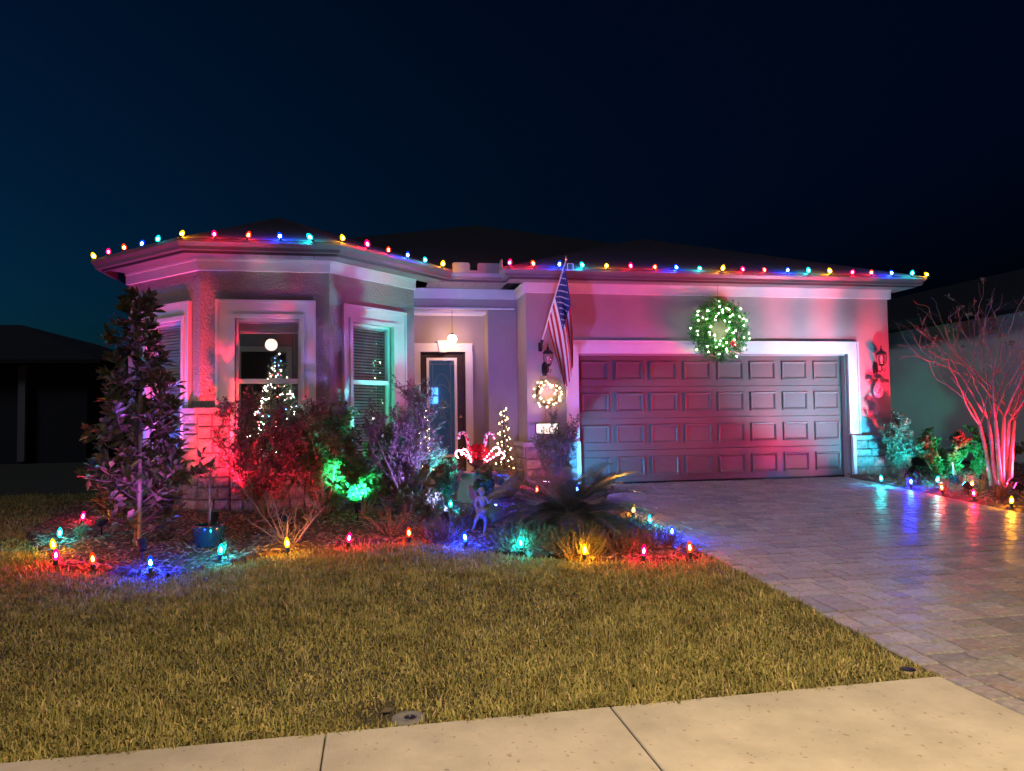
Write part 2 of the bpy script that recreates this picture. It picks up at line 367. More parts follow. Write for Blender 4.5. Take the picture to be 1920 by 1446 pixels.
for p in pv:
    x, y, w, d = p; z = ground_z(y) + random.uniform(-.0035, .0035)
    sl = .05 if y > 3.7 else 0
    tilt = (math.atan(sl)+random.gauss(0,.007), random.gauss(0,.007), random.gauss(0,.006))
    if p in near:
        link('paver', paver_mesh(w, d), drive, (x, y, z), tilt)
    else:
        c = .008; hw, hd = w/2-.0045, d/2-.0045
        R_ = Matrix.Rotation(tilt[0], 3, 'X') @ Matrix.Rotation(tilt[1], 3, 'Y')
        vs_ = [(-hw,-hd,-.05),(hw,-hd,-.05),(hw,hd,-.05),(-hw,hd,-.05),(-hw,-hd,-c),(hw,-hd,-c),(hw,hd,-c),(-hw,hd,-c),(-hw+c,-hd+c,0),(hw-c,-hd+c,0),(hw-c,hd-c,0),(-hw+c,hd-c,0)]
        far.add([R_ @ Vector(q) + Vector((x, y, z)) for q in vs_], [(0,1,5,4),(1,2,6,5),(2,3,7,6),(3,0,4,7),(4,5,9,8),(5,6,10,9),(6,7,11,10),(7,4,8,11),(8,9,10,11)])
tag(far.build('far_pavers', M['paver_far'], drive), kind='stuff')

# walkway to the front door
walk = tag(MB().add([(.95,9.35,-.075),(3.1,9.35,-.075),(3.1,10.15,-.05),(2.0,10.3,-.05),(2.0,12.1,-.01),(.75,12.1,-.01),(.75,10.3,-.05)], [(0,1,2,3,4,5,6)]).build('walkway', M['sand']), kind='structure')
x0 = .8
for j in range(9):
    y0 = 9.4 + j*.3
    xa, xb = (.95, 3.1) if j < 3 else (.8, 1.98)
    n = int((xb-xa)/.3)
    for i in range(n):
        w = (xb-xa)/n
        o = link('paver', paver_mesh(round(w,3), .3), walk, (xa+(i+.5)*w, y0+.15, ground_z(y0+.15)+.01), (.05, 0, random.gauss(0,.005)))
step = tag(MB().box(.66, 1.95, 12.1, 12.62, -.05, .10).build('porch_step', M['concrete']), kind='structure')

# planting beds: lumpy mulch
def in_poly(px, py, poly):
    ins = np.zeros(len(px), bool); n = len(poly); j = n-1
    for i in range(n):
        xi, yi = poly[i]; xj, yj = poly[j]
        c = ((yi > py) != (yj > py)) & (px < (xj-xi)*(py-yi)/(yj-yi+1e-12)+xi); ins ^= c; j = i
    return ins
BED = [(-3.95,9.3),(-3.55,8.5),(-3.2,7.9),(-2.8,7.3),(-2.35,7.02),(-1.9,6.78),(-1.45,7.1),(-.9,7.55),(-.25,7.72),(.35,7.78),(.9,7.38),(1.4,6.92),(1.95,6.6),(2.5,6.42),(3.0,6.45),(3.17,6.72),
       (3.17,11.3),(2.45,11.36),(.75,11.36),(-.55,10.05),(-2.2,10.05),(-3.6,11.4),(-4.0,11.4)]
RBED = [(8.0,11.36),(8.0,6.2),(8.6,5.6),(10.4,5.9),(12.9,7.4),(12.9,12.6),(9.02,12.6),(9.02,11.36)]
def mulch(name, poly, step_):
    P_ = np.array(poly); xs_ = np.arange(P_[:,0].min()-.1, P_[:,0].max()+.1, step_); ys_ = np.arange(P_[:,1].min()-.1, P_[:,1].max()+.1, step_)
    X, Y = np.meshgrid(xs_, ys_); Z = gz_np(Y) + .015 + .022*np.sin(X*5.1+Y*2.3)*np.sin(Y*4.7-X*1.3) + rng.normal(0,.008,X.shape)
    c1 = P_.mean(0); rim = ~in_poly((X+(X-c1[0])*.012).ravel(), (Y+(Y-c1[1])*.012).ravel(), poly).reshape(X.shape); Z = np.where(rim, gz_np(Y)-.04, Z)
    V = np.stack([X,Y,Z],-1).reshape(-1,3); nx = len(xs_); ny = len(ys_)
    i, j = np.meshgrid(np.arange(nx-1), np.arange(ny-1)); a = (j*nx+i).ravel()
    Q = np.stack([a,a+1,a+nx+1,a+nx],1); cen = V[Q].mean(1); c0 = P_.mean(0); cc = cen[:,:2]+(c0-cen[:,:2])*.05; k = in_poly(cc[:,0], cc[:,1], poly)
    o = link(name, np_mesh(name, V, Q[k], M['mulch'], True)); o['kind'] = 'structure'; return o
def chips(name, poly, n, parent):
    P_ = np.array(poly); x = rng.uniform(P_[:,0].min(), P_[:,0].max(), n*2); y = rng.uniform(P_[:,1].min(), P_[:,1].max(), n*2)
    k = in_poly(x, y, poly); x, y = x[k][:n], y[k][:n]; n = len(x)
    z = gz_np(y) + .02 + .022*np.sin(x*5.1+y*2.3)*np.sin(y*4.7-x*1.3) + rng.uniform(0,.02,n)
    a = rng.uniform(0, 6.28, n); L = rng.uniform(.02,.065,n); W = rng.uniform(.008,.022,n); t = rng.normal(0,.3,n)
    dx = np.stack([np.cos(a),np.sin(a),np.sin(t)],1)*L[:,None]/2; dy = np.stack([-np.sin(a),np.cos(a),rng.normal(0,.25,n)],1)*W[:,None]/2
    c = np.stack([x,y,z],1); h = np.array([0,0,.006])
    V = np.stack([c-dx-dy,c+dx-dy,c+dx+dy,c-dx+dy,c-dx-dy+h,c+dx-dy+h,c+dx+dy+h,c-dx+dy+h],1).reshape(-1,3)
    Q = np.array([(4,5,6,7),(0,1,5,4),(1,2,6,5),(2,3,7,6),(3,0,4,7)]); Q = (np.arange(n)[:,None,None]*8+Q[None]).reshape(-1,4)
    tag(link(name, np_mesh(name, V, Q, M['chip']), parent), kind='stuff')
bed_l = mulch('mulch_bed', BED, .07); chips('bark_chips', BED, 9000, bed_l)
bed_r = mulch('side_mulch_bed', RBED, .09); chips('bark_chips', RBED, 5000, bed_r)

# grass blades
def grass(name, n, region, label):
    x, y = region(n); n = len(x)
    patch = np.sin(x*1.7+1.3*np.sin(y*1.1))*np.sin(y*1.9+.8*np.sin(x*2.3))
    keep = rng.uniform(size=n) < .80 + .2*patch; x, y, patch = x[keep], y[keep], patch[keep]; n = len(x)
    z = gz_np(y) - .02
    d = np.hypot(x, y); sc = np.clip(d/6, .85, 1.5)
    h = rng.uniform(.020,.055,n)*(1+.25*patch)*np.where(rng.uniform(size=n) < .08, 1.6, 1.0); w = rng.uniform(.006,.011,n)*sc; a = rng.uniform(0,6.283,n); lean = np.abs(rng.normal(.95,.55,n))
    dr = np.stack([np.cos(a),np.sin(a),np.zeros(n)],1); b = a + rng.normal(1.57,.5,n); sd = np.stack([np.cos(b),np.sin(b),np.zeros(n)],1)*w[:,None]
    up = np.array([0,0,1.0]); p0 = np.stack([x,y,z],1)
    p1 = p0 + (up*np.cos(lean*.5)[:,None] + dr*np.sin(lean*.5)[:,None])*(h*.6)[:,None]
    p2 = p1 + (up*np.cos(lean*1.7)[:,None] + dr*np.sin(lean*1.7)[:,None])*(h*.6)[:,None]
    V = np.stack([p0-sd*.5,p0+sd*.5,p1-sd*.45,p1+sd*.45,p2],1).reshape(-1,3)
    T = np.array([(0,1,3),(0,3,2),(2,3,4)]); T = (np.arange(n)[:,None,None]*5+T[None]).reshape(-1,3)
    tag(link(name, np_mesh(name, V, T, M['grass'])), label, 'grass', kind='stuff')
BEDA = BED
def lawn_near(n):
    x = rng.uniform(-5.2, 3.21, n); y = 3.65 + 4.6*rng.uniform(0,1,n)**1.15
    vis_ = (x > -1.9-(y-3.7)*.75) & ~in_poly(x, y, BED)
    vis_ &= ~(np.hypot(x-.16, (y-3.79)*1.1) < .092) & ~((np.hypot(x-.02, y-3.86) < .12) & (rng.uniform(size=n) < .7)) & ~((np.hypot(x-3.08, y-3.81) < .06))
    vis_ &= (y > 3.685 + .015*np.sin(x*7)+.014*np.sin(x*23)+rng.normal(0,.012,n)) & (x < 3.172 + .014*np.sin(y*9) + .012*np.sin(y*31)+rng.normal(0,.012,n))
    return x[vis_], y[vis_]
def lawn_left(n):
    x = rng.uniform(-9.5, -2.6, n); y = rng.uniform(7.0, 12.5, n)
    v = ~in_poly(x, y, BED) & ~((x > -3.6) & (y > 11)) & ((y > 8.3) | (x < -1.9-(y-3.7)*.75))
    return x[v], y[v]
grass('lawn_grass', 300000, lawn_near, 'olive and straw coloured lawn grass between sidewalk and planting bed')
grass('side_grass', 60000, lawn_left, 'dark lawn grass between the house and the neighbouring silhouette')

# ------------------------------------------------------------------ house
house = empty('house', (0,0,0), 'single storey stucco house with bay window, recessed entry and two-car garage', 'house')
H = house
Z_S, Z_F = 3.27, 3.10        # soffit, underside of frieze
FB_L = Face((-3.50,11.37), (-2.24,10.11)); FB_F = Face((-2.24,10.11), (-.59,10.11)); FB_R = Face((-.59,10.11), (.62,11.32))
FG = Face((2.41,11.38), (8.98,11.38)); FD = Face((.62,12.6), (1.92,12.6)); FGS = Face((2.41,12.15), (2.41,11.38)); FRS = Face((8.98,11.38), (8.98,24)); FLS = Face((-3.5,24), (-3.5,11.37))
FE = Face((.62,11.32), (.62,12.6))
def wall(F, z0, z1, holes, mat_, name='wall', th=.16, e0=0, e1=0):
    mb = MB(); cuts = sorted(holes); u = -e0
    for (a, b, c, d) in cuts:
        if a > u: mb.fbox(F, u, a, z0, z1, -th, 0)
        if c > z0: mb.fbox(F, a, b, z0, c, -th, 0)
        if d < z1: mb.fbox(F, a, b, d, z1, -th, 0)
        u = b
    mb.fbox(F, u, F.L+e1, z0, z1, -th, 0)
    return mb.build(name, mat_, H)
def miter_wall_cap(F): pass
WU = {'L': (.58,1.43), 'F': (.44,1.27), 'R': (.38,1.20)}
WZ0, WZ1 = .62, 2.47
for k, F in (('L',FB_L),('F',FB_F),('R',FB_R)):
    wall(F, -.3, Z_S+.02, [(WU[k][0], WU[k][1], WZ0, WZ1)], M['stucco'])
wall(FG, -.3, Z_S+.02, [(.85, 5.73, -.3, 2.12)], M['stucco_smooth'])
wall(FGS, -.3, Z_S+.02, [], M['stucco_smooth'], th=.16, e1=-.162)
wall(FE, -.3, Z_S+.02, [], M['stucco_smooth'], e0=-.01)
wall(FRS, -.3, Z_S+.02, [], M['stucco_smooth'], e0=-.162)
wall(FLS, -.3, Z_S+.02, [], M['stucco_smooth'], e1=-.003)
wall(Face((8.98,24),(-3.5,24)), -.3, Z_S+.02, [], M['stucco_smooth'], e0=-.17, e1=-.17)
wall(FD, .0, 2.95, [(.17,.95,.10,2.25)], M['stucco_smooth'], 'entry_wall')
# entry pier, header beam and ceiling
MB().box(1.905, 2.408, 12.152, 12.60, -.1, 2.918).build('entry_pier', M['stucco_smooth'], H)
MB().box(.625, 2.408, 12.11, 12.30, 2.92, Z_S).build('entry_header', M['stucco_smooth'], H)
MB().box(.624, 1.92, 12.302, 12.62, 2.88, 2.94).build('entry_ceiling', M['trim'], H)
# frieze boards
def frieze(F, a, b, z0=Z_F, z1=Z_S-.002, d=.045, name='frieze'):
    mb = MB().fbox(F, a, b, z0, z1, .001, d); mb.fbox(F, a, b, z1-.035, z1-.001, d, d+.015)
    return mb.build(name, M['trim'], H)
t_ = .045*math.tan(math.radians(22.5))
frieze(FB_L, 0, FB_L.L+t_-.001); frieze(FB_F, -t_, FB_F.L+t_); frieze(FB_R, -t_+.001, FB_R.L)
frieze(FG, -.045, FG.L+.045); frieze(FGS, 0, FGS.L-.002); frieze(Face((.625,12.11),(2.36,12.11)), 0, 1.735)
frieze(FRS, .001, 12)
MB().box(.626, 2.36, 12.085, 12.109, 2.925, 2.955).build('header_bead', M['trim'], H)

# windows
slat_cache = {}
def window(k, F, cu0, cu1, blind):
    u0, u1 = WU[k]
    cz = 1.292; top = 2.71
    mb = MB()
    b_ = .055
    mb.fbox(F, cu0, u0-b_, cz, top, .001, .04); mb.fbox(F, u1+b_, cu1, cz, top, .001, .04); mb.fbox(F, u0-b_, u1+b_, WZ1+b_, top, .001, .04)
    # raised rim and inner bead
    mb.fbox(F, cu0-.004, cu0+.032, cz, top+.004, .041, .056); mb.fbox(F, cu1-.032, cu1+.004, cz, top+.004, .041, .056); mb.fbox(F, cu0+.033, cu1-.033, top-.032, top+.004, .041, .056)
    mb.fbox(F, u0-b_, u0, WZ0, WZ1, -.07, .062); mb.fbox(F, u1, u1+b_, WZ0, WZ1, -.07, .062); mb.fbox(F, u0-b_, u1+b_, WZ1+.001, WZ1+b_, -.07, .062)
    w = mb.build('window', M['trim'], H)
    s = MB(); e = .035; zr = 1.635
    s.fbox(F, u0+.001, u0+e, WZ0+.001, WZ1-.001, -.10, -.035); s.fbox(F, u1-e, u1-.001, WZ0+.001, WZ1-.001, -.10, -.035)
    s.fbox(F, u0+e, u1-e, WZ1-e, WZ1-.001, -.10, -.036); s.fbox(F, u0+e, u1-e, WZ0+.001, WZ0+e+.02, -.10, -.036)
    s.build('sash', M['vinyl'], w)
    MB().fbox(F, u0+e, u1-e, zr-.03, zr+.03, -.098, -.02).build('meeting_rail', M['vinyl'], w)
    MB().fbox(F, u0+e-.01, u1-e+.01, zr+.03, WZ1-e+.01, -.062, -.058).build('pane', M['pane'], w)
    MB().fbox(F, u0+e-.01, u1-e+.01, WZ0+e+.01, zr-.03, -.082, -.078).build('pane', M['pane'], w)
    MB().fbox(F, u0-.08, u1+.08, WZ0-.06, WZ0-.001, .0, .09).build('sill', M['cap'], w)
    a, b = u0+.02, u1-.02; L = b-a
    def slat(z, tilt):
        c = F.P((a+b)/2, z, -.145); me = slat_cache.get(round(L,3))
        if me is None:
            me = MB().add([(-L/2,-.024,-.001),(L/2,-.024,-.001),(L/2,0,.003),(-L/2,0,.003),(L/2,.024,-.001),(-L/2,.024,-.001),
                           (-L/2,-.024,-.0035),(L/2,-.024,-.0035),(L/2,0,.0005),(-L/2,0,.0005),(L/2,.024,-.0035),(-L/2,.024,-.0035)],
                          [(0,1,2,3),(3,2,4,5),(7,6,9,8),(8,9,11,10),(6,7,1,0),(10,11,5,4)]).mesh('slat', M['blind']); slat_cache[round(L,3)] = me
        link('slat', me, w, c, (tilt, 0, math.atan2(F.u.y, F.u.x)))
    if blind == 'raised':
        MB().fbox(F, a, b, WZ1-.055, WZ1-.002, -.18, -.12).build('blind_rail', M['blind'], w)
        for i in range(9): slat(WZ1-.065-i*.0095, .03)
        MB().fbox(F, a, b, WZ1-.185, WZ1-.158, -.172, -.125).build('blind_rail', M['blind'], w)
        MB().tube([F.P(b-.07, WZ1-.19, -.13), F.P(b-.07, WZ1-.62, -.13)], .006, 6).build('blind_wand', M['blind'], w)
    else:
        MB().fbox(F, a, b, WZ1-.055, WZ1-.002, -.18, -.12).build('blind_rail', M['blind'], w)
        z = WZ1-.08
        while z > WZ0+.05:
            slat(z, 1.05 if blind == 'closed' else .42); z -= .043
        for q in (.22,.78):
            MB().tube([F.P(a+L*q, WZ1-.05, -.121), F.P(a+L*q, WZ0+.05, -.121)], .0018, 4).build('blind_cord', M['blind'], w)
    return w
window('L', FB_L, .42, 1.59, 'closed'); window('F', FB_F, .20, 1.47, 'raised'); window('R', FB_R, .22, 1.48, 'open')

# stone base: every stone its own piece
stone_meshes = []
def stone_mesh(w, h):
    mb = MB(); j = lambda s: random.uniform(-s, s); c = .014; D = .045
    x0, x1, z0, z1 = -w/2, w/2, -h/2, h/2
    vs_ = [(x0,.0,z0),(x1,.0,z0),(x1,.0,z1),(x0,.0,z1)]
    vs_ += [(x+j(.004),-D+.014+j(.004),z+j(.004)) for x, z in ((x0,z0),(x1,z0),(x1,z1),(x0,z1))]
    vs_ += [(x0+c+j(.008),-D+j(.006),z0+c+j(.006)),(x1-c+j(.008),-D+j(.006),z0+c+j(.006)),(x1-c+j(.008),-D+j(.006),z1-c+j(.006)),(x0+c+j(.008),-D+j(.006),z1-c+j(.006)),(j(.03),-D-random.uniform(.004,.014),j(.03))]
    mb.add(vs_, [(0,1,5,4),(1,2,6,5),(2,3,7,6),(3,0,4,7),(4,5,9,8),(5,6,10,9),(6,7,11,10),(7,4,8,11),(8,9,12),(9,10,12),(10,11,12),(11,8,12)])
    return mb.mesh('stone', M['stone'])
def stones(base, F, u0, u1, z0, z1):
    z = z1
    while z > z0+.03:
        h = min(random.choice([.13,.16,.16,.19]), z-z0)
        if z-h-z0 < .06: h = z-z0
        u = u0
        while u < u1-.01:
            w = random.uniform(.16,.40)
            if u1-(u+w) < .11: w = u1-u
            c = F.P(u+w/2, z-h/2, .022)
            link('stone', stone_mesh(w-.010, h-.010), base, c, (0, 0, math.atan2(F.u.y, F.u.x)))
            u += w
        z -= h
def stone_base(F, spans, top, caps, lo=-.25, name='stone_base'):
    mb = MB()
    for a, b, z0, z1 in spans: mb.fbox(F, a, b, z0, z1, .002, .024)
    base = mb.build(name, M['mortar'], H)
    for a, b, z0, z1 in spans: stones(base, F, a+.004, b-.004, z0, z1)
    for a, b in caps:
        c = MB(); c.fbox(F, a, b, top-.055, top, .003, .10); c.fbox(F, a, b, top-.075, top-.056, .003, .085)
        c.build('cap_stone', M['cap'], base)
    return base
TB = 1.285
for k, F, e in (('L',FB_L,1),('F',FB_F,0),('R',FB_R,2)):
    u0, u1 = WU[k]; a0 = -.018 if k != 'L' else .3; b1 = F.L+.018 if k != 'R' else F.L
    stone_base(F, [(a0, u0-.057, -.2, TB-.076), (u1+.057, b1, -.2, TB-.076), (u0-.055, u1+.055, -.2, WZ0-.065)], TB,
               [(a0-(.024 if k=='F' else .02 if k == 'R' else 0), u0-.058), (u1+.058, b1+(.024 if k=='F' else .02 if k == 'L' else 0))])
stone_base(FG, [(-.045, .82, -.15, .625)], .70, [(-.10, .835)]); stone_base(FG, [(5.80, 6.62, -.15, .625)], .70, [(5.79, 6.68)])
stone_base(FGS, [(.0, .765, -.15, .625)], .70, [(.0, .77)])

# garage door: four rows of eight raised panels, in a recess
gx0, gx1, gh, gy = 3.262, 8.138, 2.11, 11.53
gd = MB(); rowh = gh/4
for i in range(4): gd.box(gx0+.02, gx1-.02, gy, gy+.045, i*rowh+.004, (i+1)*rowh-.003)
door = gd.build('garage_door', M['garage'], H)
pw = (gx1-gx0-.04)/8
def panel_mesh():
    w, h, b, d = pw*.80, rowh*.60, .045, .026
    hw, hh = w/2, h/2; mb = MB(); g = .012
    rings = [(hw,hh,0),(hw-.006,hh-.006,-d),(hw-b*.55,hh-b*.55,-d*.9),(hw-b,hh-b,-.002),(hw-b-.012,hh-b-.012,-.002)]
    vs_ = [(sx*a, dd, sz*c) for a, c, dd in rings for sx, sz in ((-1,-1),(1,-1),(1,1),(-1,1))]
    fs_ = [(4*i+j, 4*i+(j+1) % 4, 4*i+4+(j+1) % 4, 4*i+4+j) for i in range(len(rings)-1) for j in range(4)] + [(16,17,18,19)]
    return mb.add(vs_, fs_).mesh('panel', M['garage'])
pm_ = panel_mesh()
for i in range(4):
    for j in range(8): link('panel', pm_, door, (gx0+.02+(j+.5)*pw, gy-.0005, (i+.5)*rowh))
MB().box(gx0, gx1, gy-.01, gy+.03, -.02, .0035).build('bottom_seal', M['black'], door)
jm = MB(); jm.box(gx1-.018, gx1+.0, 11.42, 11.60, -.05, 2.118); jm.box(gx0, gx0+.018, 11.42, 11.60, -.05, 2.118); jm.box(gx0+.019, gx1-.019, 11.42, 11.60, 2.10, 2.118)
jm.build('garage_jamb', M['jamb'], H)
gc = MB()
gc.fbox(FG, .65, .85, .705, 2.33, .001, .04); gc.fbox(FG, 5.73, 5.93, .705, 2.33, .001, .04); gc.fbox(FG, .851, 5.729, 2.12, 2.33, .001, .04)
gc.fbox(FG, .645, .675, .705, 2.335, .041, .055); gc.fbox(FG, 5.905, 5.935, .705, 2.335, .041, .055); gc.fbox(FG, .676, 5.904, 2.305, 2.335, .041, .055)
gc.fbox(FG, .79, .85, -.05, .70, .047, .105); gc.fbox(FG, 5.73, 5.79, -.05, .70, .047, .105)
gc.build('garage_casing', M['trim'], H)

# entry door
dc = MB(); dc.fbox(FD, .05, .17, .10, 2.25, .001, .04); dc.fbox(FD, .95, 1.07, .10, 2.25, .001, .04); dc.fbox(FD, .05, 1.07, 2.251, 2.39, .001, .04)
dc.fbox(FD, .045, .075, .10, 2.25, .041, .055); dc.fbox(FD, 1.045, 1.075, .10, 2.25, .041, .055); dc.fbox(FD, .045, 1.075, 2.365, 2.395, .041, .055)
dcase = dc.build('door_casing', M['trim'], H)
MB().add([FD.P(.50,2.24,.002),FD.P(.62,2.24,.002),FD.P(.66,2.44,.002),FD.P(.46,2.44,.002),FD.P(.50,2.24,.075),FD.P(.62,2.24,.075),FD.P(.66,2.44,.075),FD.P(.46,2.44,.075)],
         [(0,3,2,1),(4,5,6,7),(0,1,5,4),(1,2,6,5),(2,3,7,6),(3,0,4,7)]).build('keystone', M['trim'], dcase)
fd = MB(); g0, g1, gz0, gz1 = .29, .80, .43, 2.14
fd.fbox(FD, .19, g0, .14, 2.235, -.12, -.07); fd.fbox(FD, g1, .93, .14, 2.235, -.12, -.07); fd.fbox(FD, g0, g1, .14, gz0, -.12, -.07); fd.fbox(FD, g0, g1, gz1, 2.235, -.12, -.07)
fdoor = fd.build('front_door', M['door'], H)
fj = MB(); fj.fbox(FD, .171, .19, .10, 2.249, -.15, -.02); fj.fbox(FD, .93, .949, .10, 2.249, -.15, -.02); fj.fbox(FD, .19, .93, 2.236, 2.249, -.15, -.02); fj.build('door_frame', M['door'], fdoor)
gf = MB(); w_ = .035
gf.fbox(FD, g0-.01, g0+w_, gz0-.01, gz1+.01, -.069, -.05); gf.fbox(FD, g1-w_, g1+.01, gz0-.01, gz1+.01, -.069, -.05); gf.fbox(FD, g0+w_, g1-w_, gz1-w_, gz1+.01, -.069, -.05); gf.fbox(FD, g0+w_, g1-w_, gz0-.01, gz0+w_, -.069, -.05)
gf.build('glass_frame', M['vinyl'], fdoor)
MB().fbox(FD, g0, g1, gz0, gz1, -.097, -.092).build('pane', M['door_pane'], fdoor)
cm = MB(); T = lambda pts, r=.005: cm.tube([FD.P(a, z, -.088) for a, z in pts], r, 5)
T([(g0+.10,gz0),(g0+.10,gz1-.10)]); T([(g1-.10,gz0),(g1-.10,gz1-.10)]); T([(g0+.03,gz1-.10),(g1-.03,gz1-.10)]); T([(g0+.03,gz1-.03),(g0+.10,gz1-.10)]); T([(g1-.03,gz1-.03),(g1-.10,gz1-.10)])
uc = (g0+g1)/2
for s in (-1,1):
    for zc, rr in ((1.72,.13),(1.5,.16),(1.2,.17),(.95,.15)):
        T([(uc+s*rr*math.sin(q*.26), zc+rr*1.2*math.cos(q*.26)-.06*q*.2) for q in range(9)])
for q in range(10):
    a = q*.628; T([(uc, 1.28), (uc+.07*math.cos(a), 1.28+.10*math.sin(a)), (uc+.13*math.cos(a+.25), 1.28+.2*math.sin(a+.25))], .006)
cm.build('lead_came', M['came'], fdoor)
MB().lathe([(.001,0),(.028,.002),(.03,.02),(.012,.03),(.012,.05)], (.62+.87, 12.665, 1.1), 10).build('door_knob', M['brass'], fdoor)
MB().fbox(FD, .172, .948, .101, .138, -.15, .03).build('threshold', M['cap'], fdoor)

# rooms seen through the glass
rm = MB()
rm.add([(-3.33,11.45,.05),(.45,11.45,.05),(.45,14.5,.05),(-3.33,14.5,.05),(-2.2,10.3,.05),(-.63,10.3,.05)], [(0,4,5,1,2,3)])
rm.build('room_floor', M['room_dark'], H)
rm = MB(); rm.box(-3.34,-2.48,14.5,14.6,.05,2.95); rm.box(-1.65,.45,14.5,14.6,.05,2.95); rm.box(-2.48,-1.65,14.5,14.6,2.41,2.95)
rm.box(.36,.45,11.5,14.5,.05,2.95); rm.build('room_wall', M['room'], H)
rt = MB(); rt.box(-2.58,-2.48,14.46,14.499,.05,2.51); rt.box(-1.65,-1.55,14.46,14.499,.05,2.51); rt.box(-2.479,-1.651,14.46,14.499,2.411,2.51); rt.build('doorway_trim', M['trim'], H)
MB().add([(-3.36,11.46,2.94),(-2.2,10.28,2.94),(-.63,10.28,2.94),(.46,11.40,2.94),(.46,14.6,2.94),(-3.36,14.6,2.94)], [(0,1,2,3,4,5)]).build('room_ceiling', M['room'], H)
rm = MB(); rm.box(-3.3,.4,17,17.1,.0,2.9); rm.build('hall_wall', M['room'], H)
rm = MB(); rm.box(.46,.55,12.75,16.9,.05,2.95); rm.box(2.0,2.1,12.75,16.9,.05,2.95); rm.box(.55,2.0,16.8,16.9,.05,2.95); rm.box(.55,2.0,12.76,16.8,.03,.06); rm.box(.55,2.0,12.76,16.8,2.7,2.75)
rm.build('foyer_wall', M['room'], H)
fw = MB()
for a, c in ((1.12,1.42),(1.30,1.42),(1.12,1.62),(1.30,1.62)): fw.box(a, a+.15, 16.76, 16.78, c, c+.17)
fw.build('foyer_window', emit('foyer_window_glow', (.12,.42,1), 2.2), H)
fl = bpy.data.lights.new('foyer_lamp', 'POINT'); fl.energy = 26; fl.color = (.35,.62,1); fl.shadow_soft_size = .1
fo = bpy.data.objects.new('foyer_lamp', fl); COL.objects.link(fo); fo.location = (1.25,14.6,2.3); fo.parent = H

# roofs
def roof_faces(pts, faces, name='roof'): return MB().add(pts, faces).build(name, M['roof'], H)
ze = 3.425
roof_faces([(-3.95,11.2,ze),(-2.415,9.665,ze),(-.415,9.665,ze),(1.12,11.2,ze),(-1.5,12.15,4.39),(-1.5,15.4,4.42),(1.6,11.7,ze),(-3.95,12.4,ze)],
           [(0,1,4),(1,2,4),(2,3,4),(3,6,4),(6,5,4),(7,0,4),(5,7,4)], 'bay_roof')
roof_faces([(1.97,10.93,ze),(9.45,10.93,ze),(5.68,14.66,4.88),(1.97,13.5,ze),(9.45,16.5,ze),(5.68,17.5,4.9)], [(0,1,2),(3,0,2),(1,4,5,2),(5,3,2)], 'garage_roof')
roof_faces([(-3.95,11.40,ze-.004),(9.45,11.40,ze-.004),(2.5,17.5,5.80),(2.5,22,5.80),(9.45,26,ze),(-3.95,26,ze)], [(0,1,2),(1,4,3,2),(5,0,2,3),(4,5,3)], 'main_roof')
# gutter and fascia follow the eaves
EAVE = [(-3.82,24.0),(-3.82,11.23),(-2.37,9.79),(-.46,9.79),(1.14,11.39),(1.14,11.42),(2.09,11.42),(2.09,11.06),(9.30,11.06),(9.30,24.0)]
EAVE[4:6] = [(1.17,11.42)]
def offsets(path):
    P_ = [Vector(p) for p in path]; res = []
    for i, p in enumerate(P_):
        ns = []
        if i > 0: d = (p-P_[i-1]).normalized(); ns.append(Vector((d.y, -d.x)))
        if i < len(P_)-1: d = (P_[i+1]-p).normalized(); ns.append(Vector((d.y, -d.x)))
        if len(ns) == 1: res.append(ns[0])
        else: b = (ns[0]+ns[1]).normalized(); res.append(b/max(.3, b.dot(ns[0])))
    return P_, res
def sweep(path, prof, name, mat_, closed=True):
    P_, O = offsets(path); k = len(prof); mb = MB()
    vs_ = [(p.x+o.x*d, p.y+o.y*d, z) for p, o in zip(P_, O) for d, z in prof]
    fs_ = [(i*k+j, (i+1)*k+j, (i+1)*k+(j+1) % k, i*k+(j+1) % k) for i in range(len(P_)-1) for j in range(k)]
    fs_ += [tuple(range(k)), tuple((len(P_)-1)*k+j for j in range(k-1,-1,-1))]
    return mb.add(vs_, fs_).build(name, mat_, H)
sweep(EAVE, [(-.025,3.262),(0,3.262),(0,3.415),(-.025,3.415)], 'fascia', M['fascia'])
gut = sweep(EAVE, [(.002,3.43),(.002,3.295),(.075,3.295),(.083,3.335),(.105,3.365),(.122,3.385),(.122,3.428),(.108,3.428),(.108,3.415),(.113,3.413),(.113,3.39),(.075,3.345),(.068,3.305),(.012,3.305),(.012,3.43)], 'gutter', M['gutter'])
def rounded_plate(c0, c1, z0, z1, th=.004):
    c0 = Vector(c0); c1 = Vector(c1); d = (c1-c0); L = d.length; d /= L; n = Vector((d.y,-d.x)); r = .035
    pts = [(0,z0),(L,z0)] + [(L-r+r*math.cos(a*.3927), z1-r+r*math.sin(a*.3927)) for a in range(5)] + [(r+r*math.cos(1.5708+a*.3927), z1-r+r*math.sin(1.5708+a*.3927)) for a in range(5)]
    mb = MB(); k = len(pts)
    vs_ = [(*(c0+d*u+n*s), z) for s in (0, th) for u, z in pts]
    mb.add(vs_, [tuple(range(k)), tuple(range(2*k-1,k-1,-1))] + [(j,(j+1)%k,k+(j+1)%k,k+j) for j in range(k)])
    return mb.build('splash_guard', M['gutter'], gut)
rounded_plate((1.22,11.305),(1.50,11.305),3.425,3.55); rounded_plate((1.62,11.305),(1.99,11.305),3.425,3.55); rounded_plate((1.975,11.29),(1.975,11.02),3.425,3.57)
